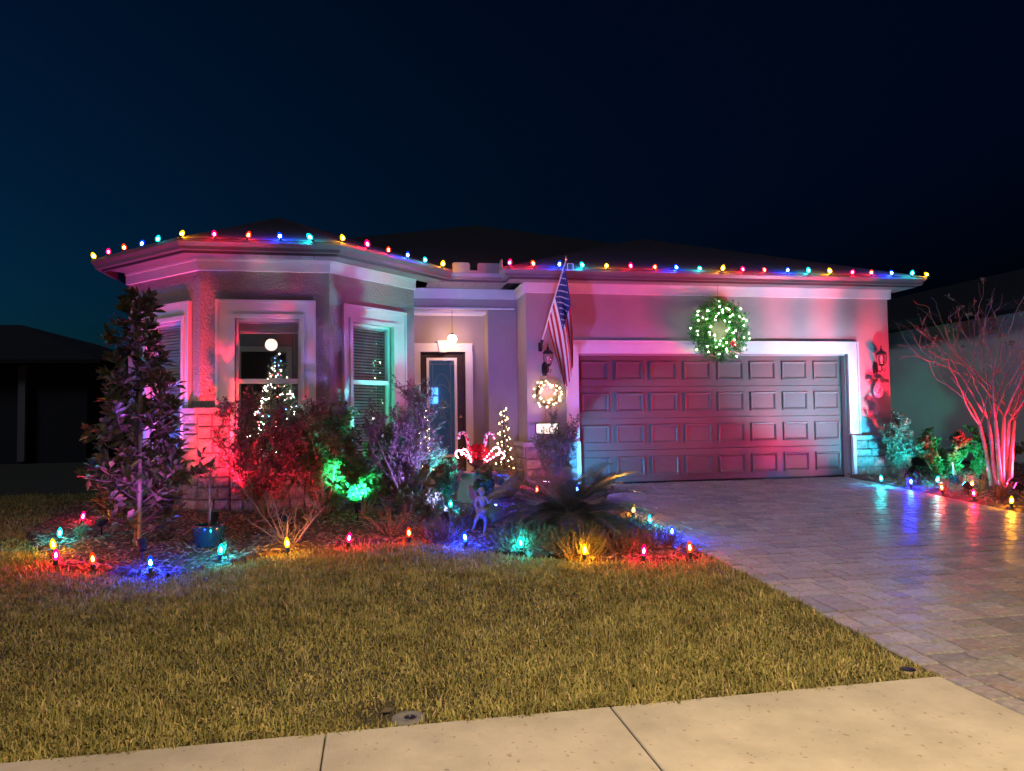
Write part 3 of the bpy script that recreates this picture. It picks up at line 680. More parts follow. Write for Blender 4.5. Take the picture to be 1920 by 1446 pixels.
# soffit planks, each its own board
sof = MB().box(-3.3, 9.2, 12.7, 12.8, 3.4, 3.41).build('soffit', M['soffit'], H)
def soffit_run(F, u0, u1, depth, name='soffit_board', m0=0, m1=0):
    n = max(1, round((u1-u0)/.19)); w = (u1-u0)/n
    for i in range(n):
        a, b = u0+i*w+.004, u0+(i+1)*w-.004
        # ends mitred: outer edge may run longer than the inner one
        mb = MB(); z0, z1 = 3.262, 3.272
        ao = a-(m0*depth if i == 0 else 0); bo = b+(m1*depth if i == n-1 else 0)
        q = [F.P(a,0,.0),F.P(b,0,.0),F.P(bo,0,depth),F.P(ao,0,depth)]
        mb.add([(p[0],p[1],z0) for p in q]+[(p[0],p[1],z1) for p in q], [(0,1,2,3),(7,6,5,4),(0,4,5,1),(1,5,6,2),(2,6,7,3),(3,7,4,0)])
        mb.build(name, M['soffit'], sof)
tn = math.tan(math.radians(22.5))
soffit_run(FB_L, .05, FB_L.L, .296, m1=tn); soffit_run(FB_F, 0, FB_F.L, .296, m0=tn, m1=tn); soffit_run(FB_R, 0, FB_R.L+.35, .296, m0=tn)
soffit_run(Face((.85,12.11),(2.40,12.11)), 0, 1.55, .665); soffit_run(FG, .0, FG.L+.29, .296); soffit_run(FGS, .0, FGS.L+.296, .296)
soffit_run(FRS, 0, 6, .296)
tag(sof)

# ------------------------------------------------------------------ neighbours and street lamp
nb = empty('neighbour_house', (13,12,0), 'plain grey stucco house side under a black roof beyond the bare crape myrtle', 'house')
def nbp(mb, name, m_, p): o = mb.build(name, m_, p); o.matrix_parent_inverse = Matrix.Translation(-Vector(p.location)); return o
nbp(MB().box(13.0,22,11.6,30,-.2,3.1), 'wall', M['nbr_wall'], nb)
nbp(MB().add([(12.5,11.1,3.12),(24,11.1,3.12),(24,30,3.12),(12.5,30,3.12),(17.5,16.1,4.95),(17.5,26,4.95),(12.5,11.1,3.28),(24,11.1,3.28),(24,30,3.28),(12.5,30,3.28)],
             [(0,3,2,1),(0,1,7,6),(1,2,8,7),(2,3,9,8),(3,0,6,9),(6,7,4),(7,8,5,4),(8,9,5),(9,6,4,5)]), 'roof', M['nbr_roof'], nb)
nl = empty('neighbour_house', (-14,22,0), 'dark house silhouette with a pale downspout beyond the side lawn', 'house')
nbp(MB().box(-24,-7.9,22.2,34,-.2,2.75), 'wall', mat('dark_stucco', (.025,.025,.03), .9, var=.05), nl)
nbp(MB().add([(-24.4,21.7,2.72),(-7.4,21.7,2.72),(-7.4,34.4,2.72),(-24.4,34.4,2.72),(-24.4,21.7,2.82),(-7.4,21.7,2.82),(-7.4,34.4,2.82),(-24.4,34.4,2.82),(-10.6,24.6,4.1),(-10.6,31,4.1),(-20,24.6,4.1),(-20,31,4.1)],
             [(0,3,2,1),(0,1,5,4),(1,2,6,5),(2,3,7,6),(3,0,4,7),(4,5,8,10),(5,6,9,8),(6,7,11,9),(7,4,10,11),(8,9,11,10)]), 'roof', M['nbr_roof'], nl)
nbp(MB().box(-9.58,-9.40,22.05,22.19,.05,3.0-.29), 'downspout', M['soffit'], nl)

LAMP_E = 3200
sl = empty('street_lamp', (2.0,-2.2,ground_z(0)-.1), 'grey street lamp post with a warm downward head at the kerb behind the sidewalk', 'street lamp')
MB().lathe([(.11,0),(.11,.25),(.075,.3),(.05,5.4),(.045,5.5)], n=12).build('pole', M['plastic'], sl, True)
MB().tube([(0,0,5.4),(0,.35,5.75),(0,1.0,5.9),(0,1.5,5.88)], [.04,.035,.03,.03], 8).build('arm', M['plastic'], sl, True)
MB().box(-.13,.13,1.3,1.95,5.82,5.93).build('lamp_head', M['plastic'], sl)
MB().box(-.10,.10,1.36,1.9,5.805,5.819).build('lens', emit('street_lamp_lens', (1,.70,.34), 6), sl)
ld = bpy.data.lights.new('lamp_light', 'SPOT'); ld.energy = LAMP_E; ld.color = (1,.72,.38); ld.spot_size = math.radians(138); ld.spot_blend = .95; ld.shadow_soft_size = .12
lo = bpy.data.objects.new('lamp_light', ld); COL.objects.link(lo); lo.parent = sl; lo.location = (0,1.63,5.78); lo.rotation_euler = (math.radians(9), 0, 0)

# ------------------------------------------------------------------ roof light strings
def bulb_mesh(name, m_, r=.028, h=.085, n=8):
    return MB().lathe([(r*.55,0),(r*.95,h*.22),(r,h*.42),(r*.8,h*.7),(r*.4,h*.92),(r*.06,h)], n=n).mesh(name, m_, True)
roof_bulb = {k: bulb_mesh('bulb', M['shell_'+k], .033, .088, 10) for k in C}
roof_core = {k: bulb_mesh('core', M['roof_'+k], .015, .042, 6) for k in C}
sock = MB().lathe([(.014,-.03),(.016,-.028),(.016,.004),(.012,.008)], n=7).mesh('socket', M['wire'])
def rnd_s(): return random.uniform(.9,1.12)
def light_string(path, seq, label):
    s = empty('string_light', path[0], label, 'string lights', 'roofline string lights')
    P0 = Vector(path[0]); wire = []
    for i, p in enumerate(path):
        p = Vector(p); wire.append(p-P0+Vector((0,0,-.03)))
        if i < len(path)-1: q = Vector(path[i+1]); wire.append((p+q)/2-P0+Vector((0,0,-.036)))
        b = link('bulb', roof_bulb[seq[i]], s, p-P0, (random.gauss(0,.28), random.gauss(0,.28), 0), (rnd_s(),)*3)
        link('socket', sock, b); link('core', roof_core[seq[i]], b, (0,0,.014))
    MB().tube(wire, .004, 5).build('wire', M['wire'], s)
zb = 3.447
bay = [(-3.86,11.20),(-3.58,10.90),(-3.28,10.60),(-2.99,10.31),(-2.71,10.03),(-2.37,9.70),(-1.97,9.69),(-1.57,9.69),(-1.17,9.69),(-.78,9.69),(-.38,9.70),(-.10,10.0),(.18,10.29),(.46,10.58),(.74,10.86),(1.02,11.15)]
bay = [(x+(-.032 if i < 5 else .032 if i > 10 else 0), y-(.045 if 5 <= i <= 10 else .032)) for i, (x, y) in enumerate(bay)]
light_string([(x,y,zb) for x, y in bay], 'YPRBCYPRBCYPRBCY', 'string of coloured bulbs clipped along the gutter round the bay window roof')
gar = [2.06,2.45,2.85,3.24,3.63,4.03,4.42,4.81,5.21,5.59,5.97,6.36,6.76,7.15,7.55,7.94,8.32,8.72,9.10,9.42]
light_string([(x,10.905,zb) for x in gar], 'PRBCYPRBCYPRBCYPRBCY', 'string of coloured bulbs clipped along the gutter over the garage door')

# ------------------------------------------------------------------ stake lights in the beds
stake_bulb = {k: bulb_mesh('bulb', M['shell_'+k], .027, .10, 10) for k in C}
stake_core = {k: bulb_mesh('core', M['stake_'+k], .012, .050, 6) for k in C}
stake_base = MB().lathe([(.012,-.05),(.018,-.045),(.022,-.002),(.016,.002)], n=8).mesh('socket', M['wire'])
stake_rod = MB().lathe([(.002,-.16),(.007,-.12),(.007,-.05)], n=6).mesh('stake', M['wire'])
STAKES = [(-3.38,9.40,'P','crimson stake light at the bed corner, under the magnolia and beyond the cyan one'),
 (-3.25,8.43,'C','cyan stake light beside the small grass clump at the bed corner'),
 (-3.08,7.86,'Y','yellow stake light between the cyan and crimson ones at the bed corner by the magnolia'),
 (-2.87,7.37,'P','crimson stake light next to the yellow one where bed meets lawn by the magnolia'),
 (-2.48,7.15,'R','orange red stake light on the bed edge in front of the magnolia'),
 (-1.93,6.90,'B','blue stake light at the lawn edge before the magnolia trunk'),
 (-1.43,7.28,'C','cyan stake light in front of the glazed pot with the small tree'),
 (-.84,7.44,'Y','yellow stake light at the foot of the bare twiggy shrub'),
 (-.26,7.56,'P','crimson stake light on bare mulch between the two leafless shrubs'),
 (.35,7.69,'R','orange red stake light beside the small leafless shrub and dry grass'),
 (.90,7.36,'B','blue stake light at the feet of the winged statue'),
 (1.40,6.99,'C','cyan stake light inside the juniper next to the winged statue'),
 (1.92,6.58,'Y','yellow stake light glowing in the juniper before the sago palm'),
 (2.44,6.43,'P','crimson stake light on the lawn edge beyond the juniper'),
 (2.91,6.46,'R','red stake light at the corner where bed, lawn and driveway meet'),
 (3.04,7.17,'B','blue stake light on the driveway edge beside the juniper'),
 (3.05,7.82,'C','cyan stake light on the driveway edge beside the sago palm'),
 (3.09,8.47,'Y','yellow stake light on the driveway edge behind the sago palm'),
 (.95,9.29,'C','cyan green stake light beside the pedestal foot'),
 (1.52,9.24,'B','blue stake light just behind the winged statue'),
 (2.09,11.10,'Y','yellow stake light in the spiky grass beside the stone pier'),
 (2.13,10.72,'P','crimson stake light on the walkway edge beside the stone pier'),
 (2.30,10.28,'R','orange red stake light behind the sago fronds near the stone pier'),
 (7.86,10.23,'C','cyan stake light before the stone base beside the garage door'),
 (8.06,9.83,'B','blue stake light between the stone base and the reddish grass clumps'),
 (8.06,9.21,'R','orange red stake light beside the first dry grass clump on the driveway edge'),
 (8.07,8.65,'P','crimson stake light between dry grass clumps on the driveway edge'),
 (8.07,8.06,'Y','yellow stake light on the driveway edge in front of the crape myrtle'),
 (8.72,9.40,'Y','small yellow stake light between the teal pot and the crape myrtle'),
 (8.63,9.96,'C','small cyan stake light under the spreading green shrub'),
 (2.88,10.20,'B','blue stake light behind the sago palm beside the garage door corner')]
for i, (x, y, k, lab) in enumerate(STAKES):
    z = ground_z(y)+.075
    s = empty('stake_light', (x, y, z), lab, 'stake light', 'coloured stake lights edging the beds')
    s.rotation_euler = (random.gauss(0,.10), random.gauss(0,.10), 0)
    b = link('bulb', stake_bulb[k], s); link('core', stake_core[k], b, (0,0,.018)); link('socket', stake_base, s); link('stake', stake_rod, s)

# ------------------------------------------------------------------ floodlights
def flood(loc, target, col, energy, label, size=70, blend=.5, rad=.035):
    z = ground_z(loc[1]) if loc[1] < 11.4 else 0
    s = empty('flood_light', (loc[0], loc[1], z), label, 'flood light', 'coloured garden floodlights')
    d = (Vector(target)-Vector((loc[0], loc[1], z+.16))).normalized(); p = Vector((0,0,.16))
    MB().tube([p-d*.06, p-d*.055, p-d*.02, p+d*.035, p+d*.05], [.02,.034,.042,.05,.052], 12, cap=True).build('housing', M['black'], s)
    MB().tube([p+d*.0502, p+d*.054], [.046,.044], 12).build('lens', emit('flood_lens', col, 25), s)
    MB().tube([(0,0,-.12),(0,0,.02),(0,-.005,.10),p-d*.03], [.003,.009,.009,.012], 6).build('stake', M['black'], s)
    L = bpy.data.lights.new('flood_beam', 'SPOT'); L.energy = energy; L.color = col; L.spot_size = math.radians(size); L.spot_blend = blend; L.shadow_soft_size = rad
    o = bpy.data.objects.new('flood_beam', L); COL.objects.link(o); o.parent = s; o.location = p+d*.075
    o.rotation_euler = d.to_track_quat('-Z', 'Y').to_euler()
    return s
RED, GRN, BLU, CYN = (1,.015,.06), (.02,1,.42), (.04,.13,1), (.02,.62,.9)
LAV = (.42,.40,1)
flood((-1.78,8.72), (-2.0,10.2,1.7), RED, 640, 'red floodlight in front of the red lit shrub under the bay window', 80, .7)
flood((-.20,9.0), (-.35,10.5,1.7), GRN, 560, 'green floodlight inside the dense shrubs before the bay window', 92, .7)
flood((-.48,9.82), (-.5,10.25,1.9), (.02,1,.5), 110, 'added green fill floodlight close to the bay corner behind the shrubs', 110, .8)  # extra lamp added to tint the bay wall where shrubs block the green beam
flood((-3.3,9.9), (-2.7,10.7,2.1), BLU, 190, 'blue floodlight behind the magnolia beside the bay window', 80, .6)
flood((-2.95,8.75), (-1.6,10.3,2.4), (1,.45,.36), 45, 'pink floodlight at the magnolia foot facing the bay window', 80, .6)
flood((-2.15,7.42), (-2.45,8.25,1.2), (.55,.10,1), 60, 'added violet fill floodlight on the mulch shining up into the magnolia', 80, .8)  # invented lamp, added to colour the magnolia leaves
flood((-1.0,8.35), (-.85,9.6,.75), RED, 70, 'small added red fill floodlight before the dark green shrub at the bay corner', 80, .8)  # second red lamp, added to brighten the dark shrub
flood((.78,8.15), (.1,10.9,2.0), (.30,.22,1), 300, 'violet floodlight in front of the feathery purple shrub', 66, .8)
flood((1.30,9.05), (-.2,10.4,2.2), (.04,.8,.75), 480, 'cyan floodlight beside the pedestal shrub facing the bay', 66, 1.0)
flood((1.75,8.95), (3.3,11.4,2.8), (.28,.22,1), 240, 'blue floodlight behind the sago palm facing the garage', 92, .7)
flood((2.45,10.35), (2.92,10.6,2.5), (1,.72,.78), 38, 'small added white fill floodlight before the stone pier shining up at the flag', 40, 1.0)  # invented lamp, added to brighten the flag
flood((2.85,10.5), (3.75,11.5,.5), (.02,.5,1), 130, 'blue green floodlight at the garage door corner', 64, .3)
flood((10.05,9.30), (6.7,11.45,2.1), RED, 1900, 'red floodlight behind the crape myrtle trunks', 72, 1.0)
flood((8.9,8.75), (6.2,11.45,1.7), (1,.02,.14), 640, 'added crimson fill floodlight in the dry grass facing the garage door', 78, 1.0)  # extra red lamp, added to reach the door parts shadowed by the trunks
flood((8.3,9.0), (7.1,11.4,1.9), CYN, 850, 'cyan floodlight in the side bed facing the garage door', 54, 1.0)
flood((8.40,10.1), (8.5,11.4,1.5), CYN, 260, 'cyan floodlight close to the stone base beside the garage', 110, .8)
flood((9.2,9.15), (8.0,11.4,2.2), (1,.03,.13), 230, 'added red fill floodlight in the grass clumps facing the wall lantern', 56, 1.0)  # extra red lamp, added for pink on the right garage wall
flood((9.15,9.62), (9.6,10.7,.30), (.01,.85,.58), 260, 'green floodlight at the foot of the spreading green shrub', 58, .6)
flood((9.75,9.2), (9.5,9.7,1.6), RED, 160, 'red floodlight at the foot of the crape myrtle trunks', 90, .6)

# ------------------------------------------------------------------ plants
def rnd(a, b): return random.uniform(a, b)
def curve_path(p, d, L, k=5, up=.15, wob=.12):
    """a wandering twig from p along d"""
    p = Vector(p); d = Vector(d).normalized(); out_ = [p.copy()]
    for i in range(k):
        d = (d + Vector((random.gauss(0,wob), random.gauss(0,wob), random.gauss(0,wob)+up))).normalized(); p = p + d*(L/k); out_.append(p.copy())
    return out_
def at(path, t):
    f = t*(len(path)-1); i = min(int(f), len(path)-2); q = path[i].lerp(path[i+1], f-i); return q, (path[i+1]-path[i]).normalized()
def bush(name, label, cat, x, y, h, w, stems=9, subs=5, twigs=3, leafL=.04, leafW=.018, per=10, lmat='leaf', bmat='twig', up=.12, spread=1.0, r0=.008, z=None, leaf_from=.25, fold=.25, group=None, tilt=(0,0), dens=3.4):
    root = empty(name, (x, y, ground_z(y) if z is None else z), label, cat, group)
    wood = MB(); P_, D_ = [], []
    for s in range(stems):
        a = 2*math.pi*(s+rnd(-.4,.4))/stems; o = rnd(.3,1.0)*spread
        side = w/2*o*1.25; L = math.hypot(h, side)*rnd(.55,1.0)
        d = Vector((math.cos(a)*side+tilt[0], math.sin(a)*side*.9+tilt[1], h*rnd(.75,1)))
        pth = curve_path((math.cos(a)*.02, math.sin(a)*.02, -.03), d, L, 6, up*.6, .10)
        wood.tube(pth, [r0*(1-.75*i/6) for i in range(7)], 5, cap=False)
        for b in range(subs):
            t = rnd(.10,.98); q, dd = at(pth, t)
            e = Vector((random.gauss(0,1), random.gauss(0,1), random.gauss(.25,.6))).normalized()
            sp = curve_path(q, dd*.8+e*.75, L*rnd(.22,.42)*(1.15-t*.5), 4, up, .14)
            wood.tube(sp, [r0*.42*(1-.7*i/4) for i in range(5)], 4, cap=False)
            for c in range(int(twigs*1.5)):
                t2 = rnd(.3,1); q2, d2 = at(sp, t2)
                e = Vector((random.gauss(0,1), random.gauss(0,1), random.gauss(.2,.6))).normalized()
                tp = curve_path(q2, d2*.7+e*.8, L*rnd(.08,.18), 3, up, .12)
                wood.tube(tp, [r0*.22,r0*.2,r0*.16,r0*.1], 3, cap=False)
                for k in range(int(per*dens*.75)):
                    q3, d3 = at(tp, rnd(0,1)); e = Vector((random.gauss(0,1), random.gauss(0,1), random.gauss(0,.8))).normalized()
                    P_.append(q3); D_.append(d3*.6+e)
            for k in range(int(per*dens*.5)):
                q3, d3 = at(sp, rnd(leaf_from,1)); e = Vector((random.gauss(0,1), random.gauss(0,1), random.gauss(0,.8))).normalized()
                P_.append(q3); D_.append(d3*.5+e)
    wood.build('stems', M[bmat], root, True)
    if per and P_:
        n = len(P_); leaves('foliage', P_, D_, rng.uniform(.65,1.25,n)*leafL*1.3, rng.uniform(.7,1.15,n)*leafW*1.4, M[lmat], root, fold)
    return root

# magnolia: pole-staked tree with big glossy leaves
def magnolia(x, y):
    root = empty('magnolia_tree', (x, y, ground_z(y)), 'young magnolia with big dark glossy leaves tied to a wooden pole beside the bay window', 'tree')
    wood = MB(); trunk = [Vector(p) for p in ((0,0,-.05),(.02,.0,.5),(-.02,.02,1.1),(.0,.0,1.7),(-.01,0,2.3),(.02,0,2.62))]
    wood.tube(trunk, [.035,.03,.025,.018,.01,.005], 8)
    P_, D_ = [], []
    prof = lambda z: np.interp(z, [.05,.4,.85,1.15,1.5,1.75,2.1,2.4,2.7], [.42,.60,.66,.56,.46,.30,.28,.20,.10])
    nb_ = 120
    for i in range(nb_):
        z = .18 + 2.42*((i+.5)/nb_)**1.08; a = i*2.399+rnd(-.3,.3); R = prof(z)*rnd(.4,1.15)
        q, _ = at(trunk, min(.99, (z+.05)/2.67))
        q = Vector((q.x, q.y, z-.12*R)); d = Vector((math.cos(a), math.sin(a), rnd(.1,.5)))
        pth = curve_path(q, d, R*1.02, 5, .05, .10); wood.tube(pth, [.011*(1-.7*k/5)*(1.1-z/3.4) for k in range(6)], 5, cap=False)
        for k in range(int(6+R*26)):
            t = rnd(.3,1)**.7; q3, d3 = at(pth, t); e = Vector((random.gauss(0,1), random.gauss(0,1), random.gauss(.1,.7))).normalized()
            P_.append(q3); D_.append(d3*.8+e*.9)
        for k in range(3):     # rosette at the tip
            q3, d3 = at(pth, .99); e = Vector((random.gauss(0,1), random.gauss(0,1), random.gauss(.4,.5))).normalized(); P_.append(q3); D_.append(d3+e)
        if R > .3:
            for s in range(2):
                q2, d2 = at(pth, rnd(.4,.9)); sp = curve_path(q2, d2+Vector((random.gauss(0,.8),random.gauss(0,.8),rnd(0,.7))), R*.35, 3, .1, .1); wood.tube(sp, [.005,.004,.003,.002], 4, cap=False)
                for k in range(5):
                    q3, d3 = at(sp, rnd(.4,1)); e = Vector((random.gauss(0,1), random.gauss(0,1), random.gauss(.2,.7))).normalized(); P_.append(q3); D_.append(d3*.8+e*.8)
    wood.build('trunk', M['bark'], root, True)
    n = len(P_); leaves('crown', P_, D_, rng.uniform(.09,.16,n), rng.uniform(.042,.068,n), M['magnolia'], root, .22, .12)
    MB().tube([(.05,-.09,-.1),(.045,-.06,2.05)], .019, 8).build('support_pole', M['wood'], root)
    for z in (.9,1.6): MB().lathe([(.06,0),(.063,.012),(.06,.024)], (.02,-.03,z), 12, cap=False, sx=.8, sy=1.2).build('tie', M['black'], root)
    return root
magnolia(-2.43, 8.2)

bush('red_leaf_shrub', 'vase shaped purple leaf shrub under the front bay window, flooded with red light', 'shrub', -1.28, 9.35, 1.35, 1.5, 13, 7, 4, .038, .018, 7, 'loro', r0=.011)
bush('dark_shrub', 'rounded dark green shrub with whorled leaves against the bay corner', 'shrub', -.62, 9.55, 1.25, .95, 12, 7, 4, .055, .019, 7, 'leaf', r0=.011)
bush('green_shrub', 'dense shrub lit emerald green from inside before the side bay window', 'shrub', -.12, 9.45, 1.05, 1.05, 13, 7, 4, .05, .026, 7, 'leaf', r0=.011)
bush('feathery_shrub', 'tall feathery purple shrub with long arching branches beside the walkway', 'shrub', .42, 9.3, 1.42, 1.25, 15, 8, 4, .03, .014, 8, 'loro', up=.16, r0=.011)
bush('low_shrub', 'low dark shrub in front of the feathery purple shrub', 'shrub', .62, 8.9, .42, .75, 10, 6, 4, .03, .014, 8, 'leaf', r0=.006)
bush('slim_shrub', 'slim upright small leaf shrub between the feathery shrub and the pedestal', 'shrub', .93, 9.75, .72, .34, 9, 7, 3, .03, .014, 9, 'leaf_pale', r0=.006)
bush('pedestal_shrub', 'small leafy shrub growing up the front of the pedestal', 'shrub', 1.47, 9.55, .52, .36, 9, 7, 4, .026, .014, 9, 'leaf', r0=.006)
bush('pier_shrub', 'upright fine leaf shrub in front of the address plaque and stone pier', 'shrub', 2.72, 10.75, 1.12, .46, 12, 8, 4, .026, .012, 9, 'leaf_pale', r0=.009, up=.2)
bush('sprig_shrub', 'little pale sprig plant at the garage door corner behind the sago', 'shrub', 3.02, 9.55, .42, .28, 6, 5, 3, .03, .014, 8, 'leaf_pale', r0=.005, up=.2)
bush('bare_shrub', 'leafless twiggy shrub lit yellow by the stake light at its foot', 'shrub', -.86, 7.82, .60, 1.0, 11, 5, 3, .02, .01, 0, 'leaf', 'twig', .03, 1.15, .009)
bush('bare_shrub', 'small leafless shrub lit red by the orange stake light beside it', 'shrub', .16, 8.15, .42, .78, 12, 4, 2, .02, .01, 0, 'leaf', 'twig', .03, 1.15, .007)
bush('corner_shrub', 'upright fine leaf shrub against the stone base beside the garage', 'shrub', 8.75, 10.9, 1.1, .6, 11, 8, 4, .036, .016, 8, 'leaf_pale', r0=.009, up=.2)
bush('spreading_shrub', 'spreading leafy shrub lit green beyond the garage corner', 'shrub', 9.35, 10.7, .72, .95, 12, 7, 4, .045, .024, 8, 'leaf', r0=.009)
bush('arching_shrub', 'arching leafy shrub lit green next to the teal pot', 'shrub', 9.95, 10.5, .72, .8, 10, 7, 4, .042, .022, 8, 'leaf', r0=.009, tilt=(.3,0))

# junipers: low sprays of needles
def juniper(x, y, w, h, n, label, mat_='juniper'):
    root = empty('juniper', (x, y, ground_z(y)), label, 'juniper', 'low junipers round the sago palm'); P_, D_ = [], []; wood = MB()
    for i in range(n):
        a = rnd(0,6.283); o = rnd(0,1)**.6; b = Vector((math.cos(a)*o*w*.3, math.sin(a)*o*w*.25, 0)); d = Vector((math.cos(a)*o*.8, math.sin(a)*o*.8, rnd(.35,1)))
        L = rnd(.5,1)*math.hypot(h, w*.22); pth = curve_path(b, d, L, 5, .06, .14); wood.tube(pth, [.004,.0035,.003,.002,.0015,.001], 3, cap=False)
        for k in range(34):
            q, dd = at(pth, rnd(.1,1)); e = Vector((random.gauss(0,1), random.gauss(0,1), random.gauss(.2,.7))).normalized(); P_.append(q); D_.append(dd+e*.75)
    wood.build('stems', M['twig'], root); k = len(P_)
    leaves('foliage', P_, D_, rng.uniform(.02,.045,k), rng.uniform(.004,.007,k), M[mat_], root, .2, .05)
juniper(1.42,7.12,.55,.32,80,'juniper mound lit cyan from inside beside the winged statue')
juniper(1.95,6.82,.75,.30,100,'juniper mound lit yellow in front of the sago palm')
juniper(2.45,6.85,.65,.24,80,'juniper mound between the yellow and crimson stake lights')
juniper(2.85,7.05,.55,.20,60,'juniper mound lit blue on the driveway edge')
juniper(2.80,7.75,.5,.24,60,'juniper mound lit cyan on the driveway edge beside the sago')
juniper(.72,7.70,.55,.28,70,'juniper mound lit blue beside the feet of the winged statue')
juniper(1.05,8.45,.8,.28,90,'dark juniper mound behind the winged statue')
juniper(1.75,8.35,.6,.22,60,'dark juniper mound between statue and sago palm')
juniper(1.7,7.35,.5,.22,55,'dark juniper mound between the cyan lit one and the sago palm')

# tufts of strap leaves
def tuft(x, y, n, L, W, label, mat_, cat='grass clump', name='grass_clump', group='grass clumps in the beds', z=None):
    root = empty(name, (x, y, ground_z(y) if z is None else z), label, cat, group); V, T = [], []
    for i in range(n):
        a = rnd(0,6.283); l = L*rnd(.6,1.1); out_ = rnd(.2,.95); p = Vector((math.cos(a)*.02, math.sin(a)*.02, 0)); b = len(V); K = 5; sd = Vector((-math.sin(a), math.cos(a), 0))
        ang = rnd(.1,.7)*out_; 
        for k in range(K+1):
            w = W*(1-k/K)**.7*.5+.0003; V += [p-sd*w, p+sd*w]; d = Vector((math.cos(a)*math.sin(ang), math.sin(a)*math.sin(ang), math.cos(ang))); p = p+d*l/K; ang += rnd(.25,.5)*out_
        T += [(b+2*k, b+2*k+1, b+2*k+3, b+2*k+2) for k in range(K)]
    tag(link('blades', np_mesh('blades', np.array([tuple(v) for v in V]), np.array(T), M[mat_]), root), kind='stuff')
tuft(8.22,9.35,70,.30,.009,'reddish dry grass clump beside the orange red stake light', 'liriope')
tuft(8.5,9.25,80,.32,.009,'dry grass clump in front of the teal pot', 'liriope')
tuft(8.55,8.75,80,.30,.009,'dry grass clump before the crape myrtle trunks', 'liriope')
tuft(8.85,8.95,70,.30,.009,'dry grass clump beside the crape myrtle trunks', 'liriope')
tuft(8.35,8.05,80,.30,.009,'grey green grass clump beside the yellow stake light on the driveway edge', 'liriope')
tuft(8.65,7.7,80,.32,.009,'grey green grass clump at the end of the side bed', 'liriope')
tuft(9.05,9.55,60,.36,.01,'green lit grass clump behind the crape myrtle', 'leaf_pale')
tuft(8.12,10.0,50,.22,.008,'blue lit grass clump next to the blue stake light by the stone base', 'liriope')
tuft(2.16,11.18,46,.46,.012,'spiky grass lit yellow beside the stone pier', 'liriope')
tuft(-3.12,8.62,70,.22,.008,'grass clump lit cyan at the bed corner', 'leaf_pale')
tuft(.62,7.95,70,.24,.008,'dry grass clump between the small leafless shrub and the junipers', 'liriope')
tuft(-1.42,7.42,60,.22,.006,'fine grass tuft lit cyan before the glazed pot', 'leaf_pale')

# sago palm: every frond a part
def sago(x, y):
    root = empty('sago_palm', (x, y, ground_z(y)), 'dark sago palm with stiff feather fronds beside the driveway', 'palm')
    MB().lathe([(.10,-.05),(.13,.03),(.12,.12),(.09,.18),(.03,.2)], n=12).build('trunk', M['bark'], root)
    meshes = []
    for v in range(5):
        L = rnd(.72,.9); K = 12; V, T = [], []; ang = rnd(.0,.1); p = Vector((0,0,0)); pts = []
        for k in range(K+1): pts.append(p.copy()); p = p+Vector((math.cos(ang), 0, -math.sin(ang)))*L/K; ang += .06+.03*v/5
        mb = MB().tube(pts, [.008*(1-.8*k/K) for k in range(K+1)], 5, cap=False); n0 = len(mb.v)
        for i in range(38):
            t = .12+.88*i/38; q, d = at(pts, min(t,.999)); ll = .17*math.sin(math.pi*min(1,t*.86+.1))**.7+.03
            for s in (-1,1):
                dd = (d*.75+Vector((0,s*.9,.38))).normalized(); sd = d*.0055; e = q+dd*ll
                mb.add([q-sd, q+sd, q+dd*ll*.6+sd*.8, e, q+dd*ll*.6-sd*.8], [(0,1,2,3,4)])
        meshes.append(mb.mesh('frond', M['sago']))
    for i in range(54):
        a = i*2.399+rnd(-.15,.15); el = np.interp(i, [0,18,38,53], [.04,.34,.68,1.1])+rnd(-.1,.1)
        link('frond', meshes[i % 5], root, (math.cos(a)*.05, math.sin(a)*.05, .14+.05*el), (0, -el, a), (rnd(.95,1.2),)*3)
sago(2.13, 7.95)

# crape myrtle: several bare trunks, sparse leaf clusters
def myrtle(x, y):
    root = empty('crape_myrtle', (x, y, ground_z(y)), 'nearly bare multi trunk crape myrtle lit red from below', 'tree')
    wood = MB(); P_, D_ = [], []
    def grow(p, d, L, r, lev):
        k = 6; pth = curve_path(p, d, L, k, .04 if lev else .02, .05+.04*lev); wood.tube(pth, [r*(1-.45*i/k) for i in range(k+1)], 7 if lev < 2 else 4, cap=False)
        if lev >= 4 or L < .14:
            if random.random() < .22:
                for i in range(9): q, dd = at(pth, rnd(.6,1)); e = Vector((random.gauss(0,1), random.gauss(0,1), random.gauss(0,.7))); P_.append(q); D_.append(dd+e.normalized())
            return
        nk = 3 if lev < 2 else 2
        for i in range(nk):
            t = (1 if i == 0 else rnd(.45,.95)); q, dd = at(pth, min(t,.999)); a = rnd(0,6.283); e = Vector((math.cos(a), math.sin(a)*.8, rnd(-.1,.5)))
            grow(q, dd+e*(.3 if i == 0 else rnd(.45,.85)), L*rnd(.55,.78), r*(.56 if i == 0 else .42), lev+1)
    spec = [(-.12,.05,-.10,.02,1.02),(-.05,-.03,.0,.02,1.12),(.03,.03,.03,-.01,1.15),(.10,-.02,.16,.03,1.1),(.14,.05,.05,.05,1.05),(0,.1,-.05,.08,1.1)]
    for bx, by, dx, dy, L in spec:
        pth = curve_path((bx,by,-.05), (dx,dy,1), L, 5, 0, .035); wood.tube(pth, [.036,.033,.030,.027,.025,.023], 8, cap=False)
        q, dd = at(pth, .999)
        for i in range(3):
            a = rnd(0,6.283); e = Vector((math.cos(a)*1.15-.12, math.sin(a)*.8, .45)); grow(q, dd*.85+e*rnd(.3,.75), rnd(.75,1.05), .015, 1)
    wood.build('trunk', M['myrtle'], root, True); n = len(P_)
    leaves('crown', P_, D_, rng.uniform(.04,.075,n), rng.uniform(.016,.03,n), M['leaf_pale'], root)
myrtle(9.5, 9.65)

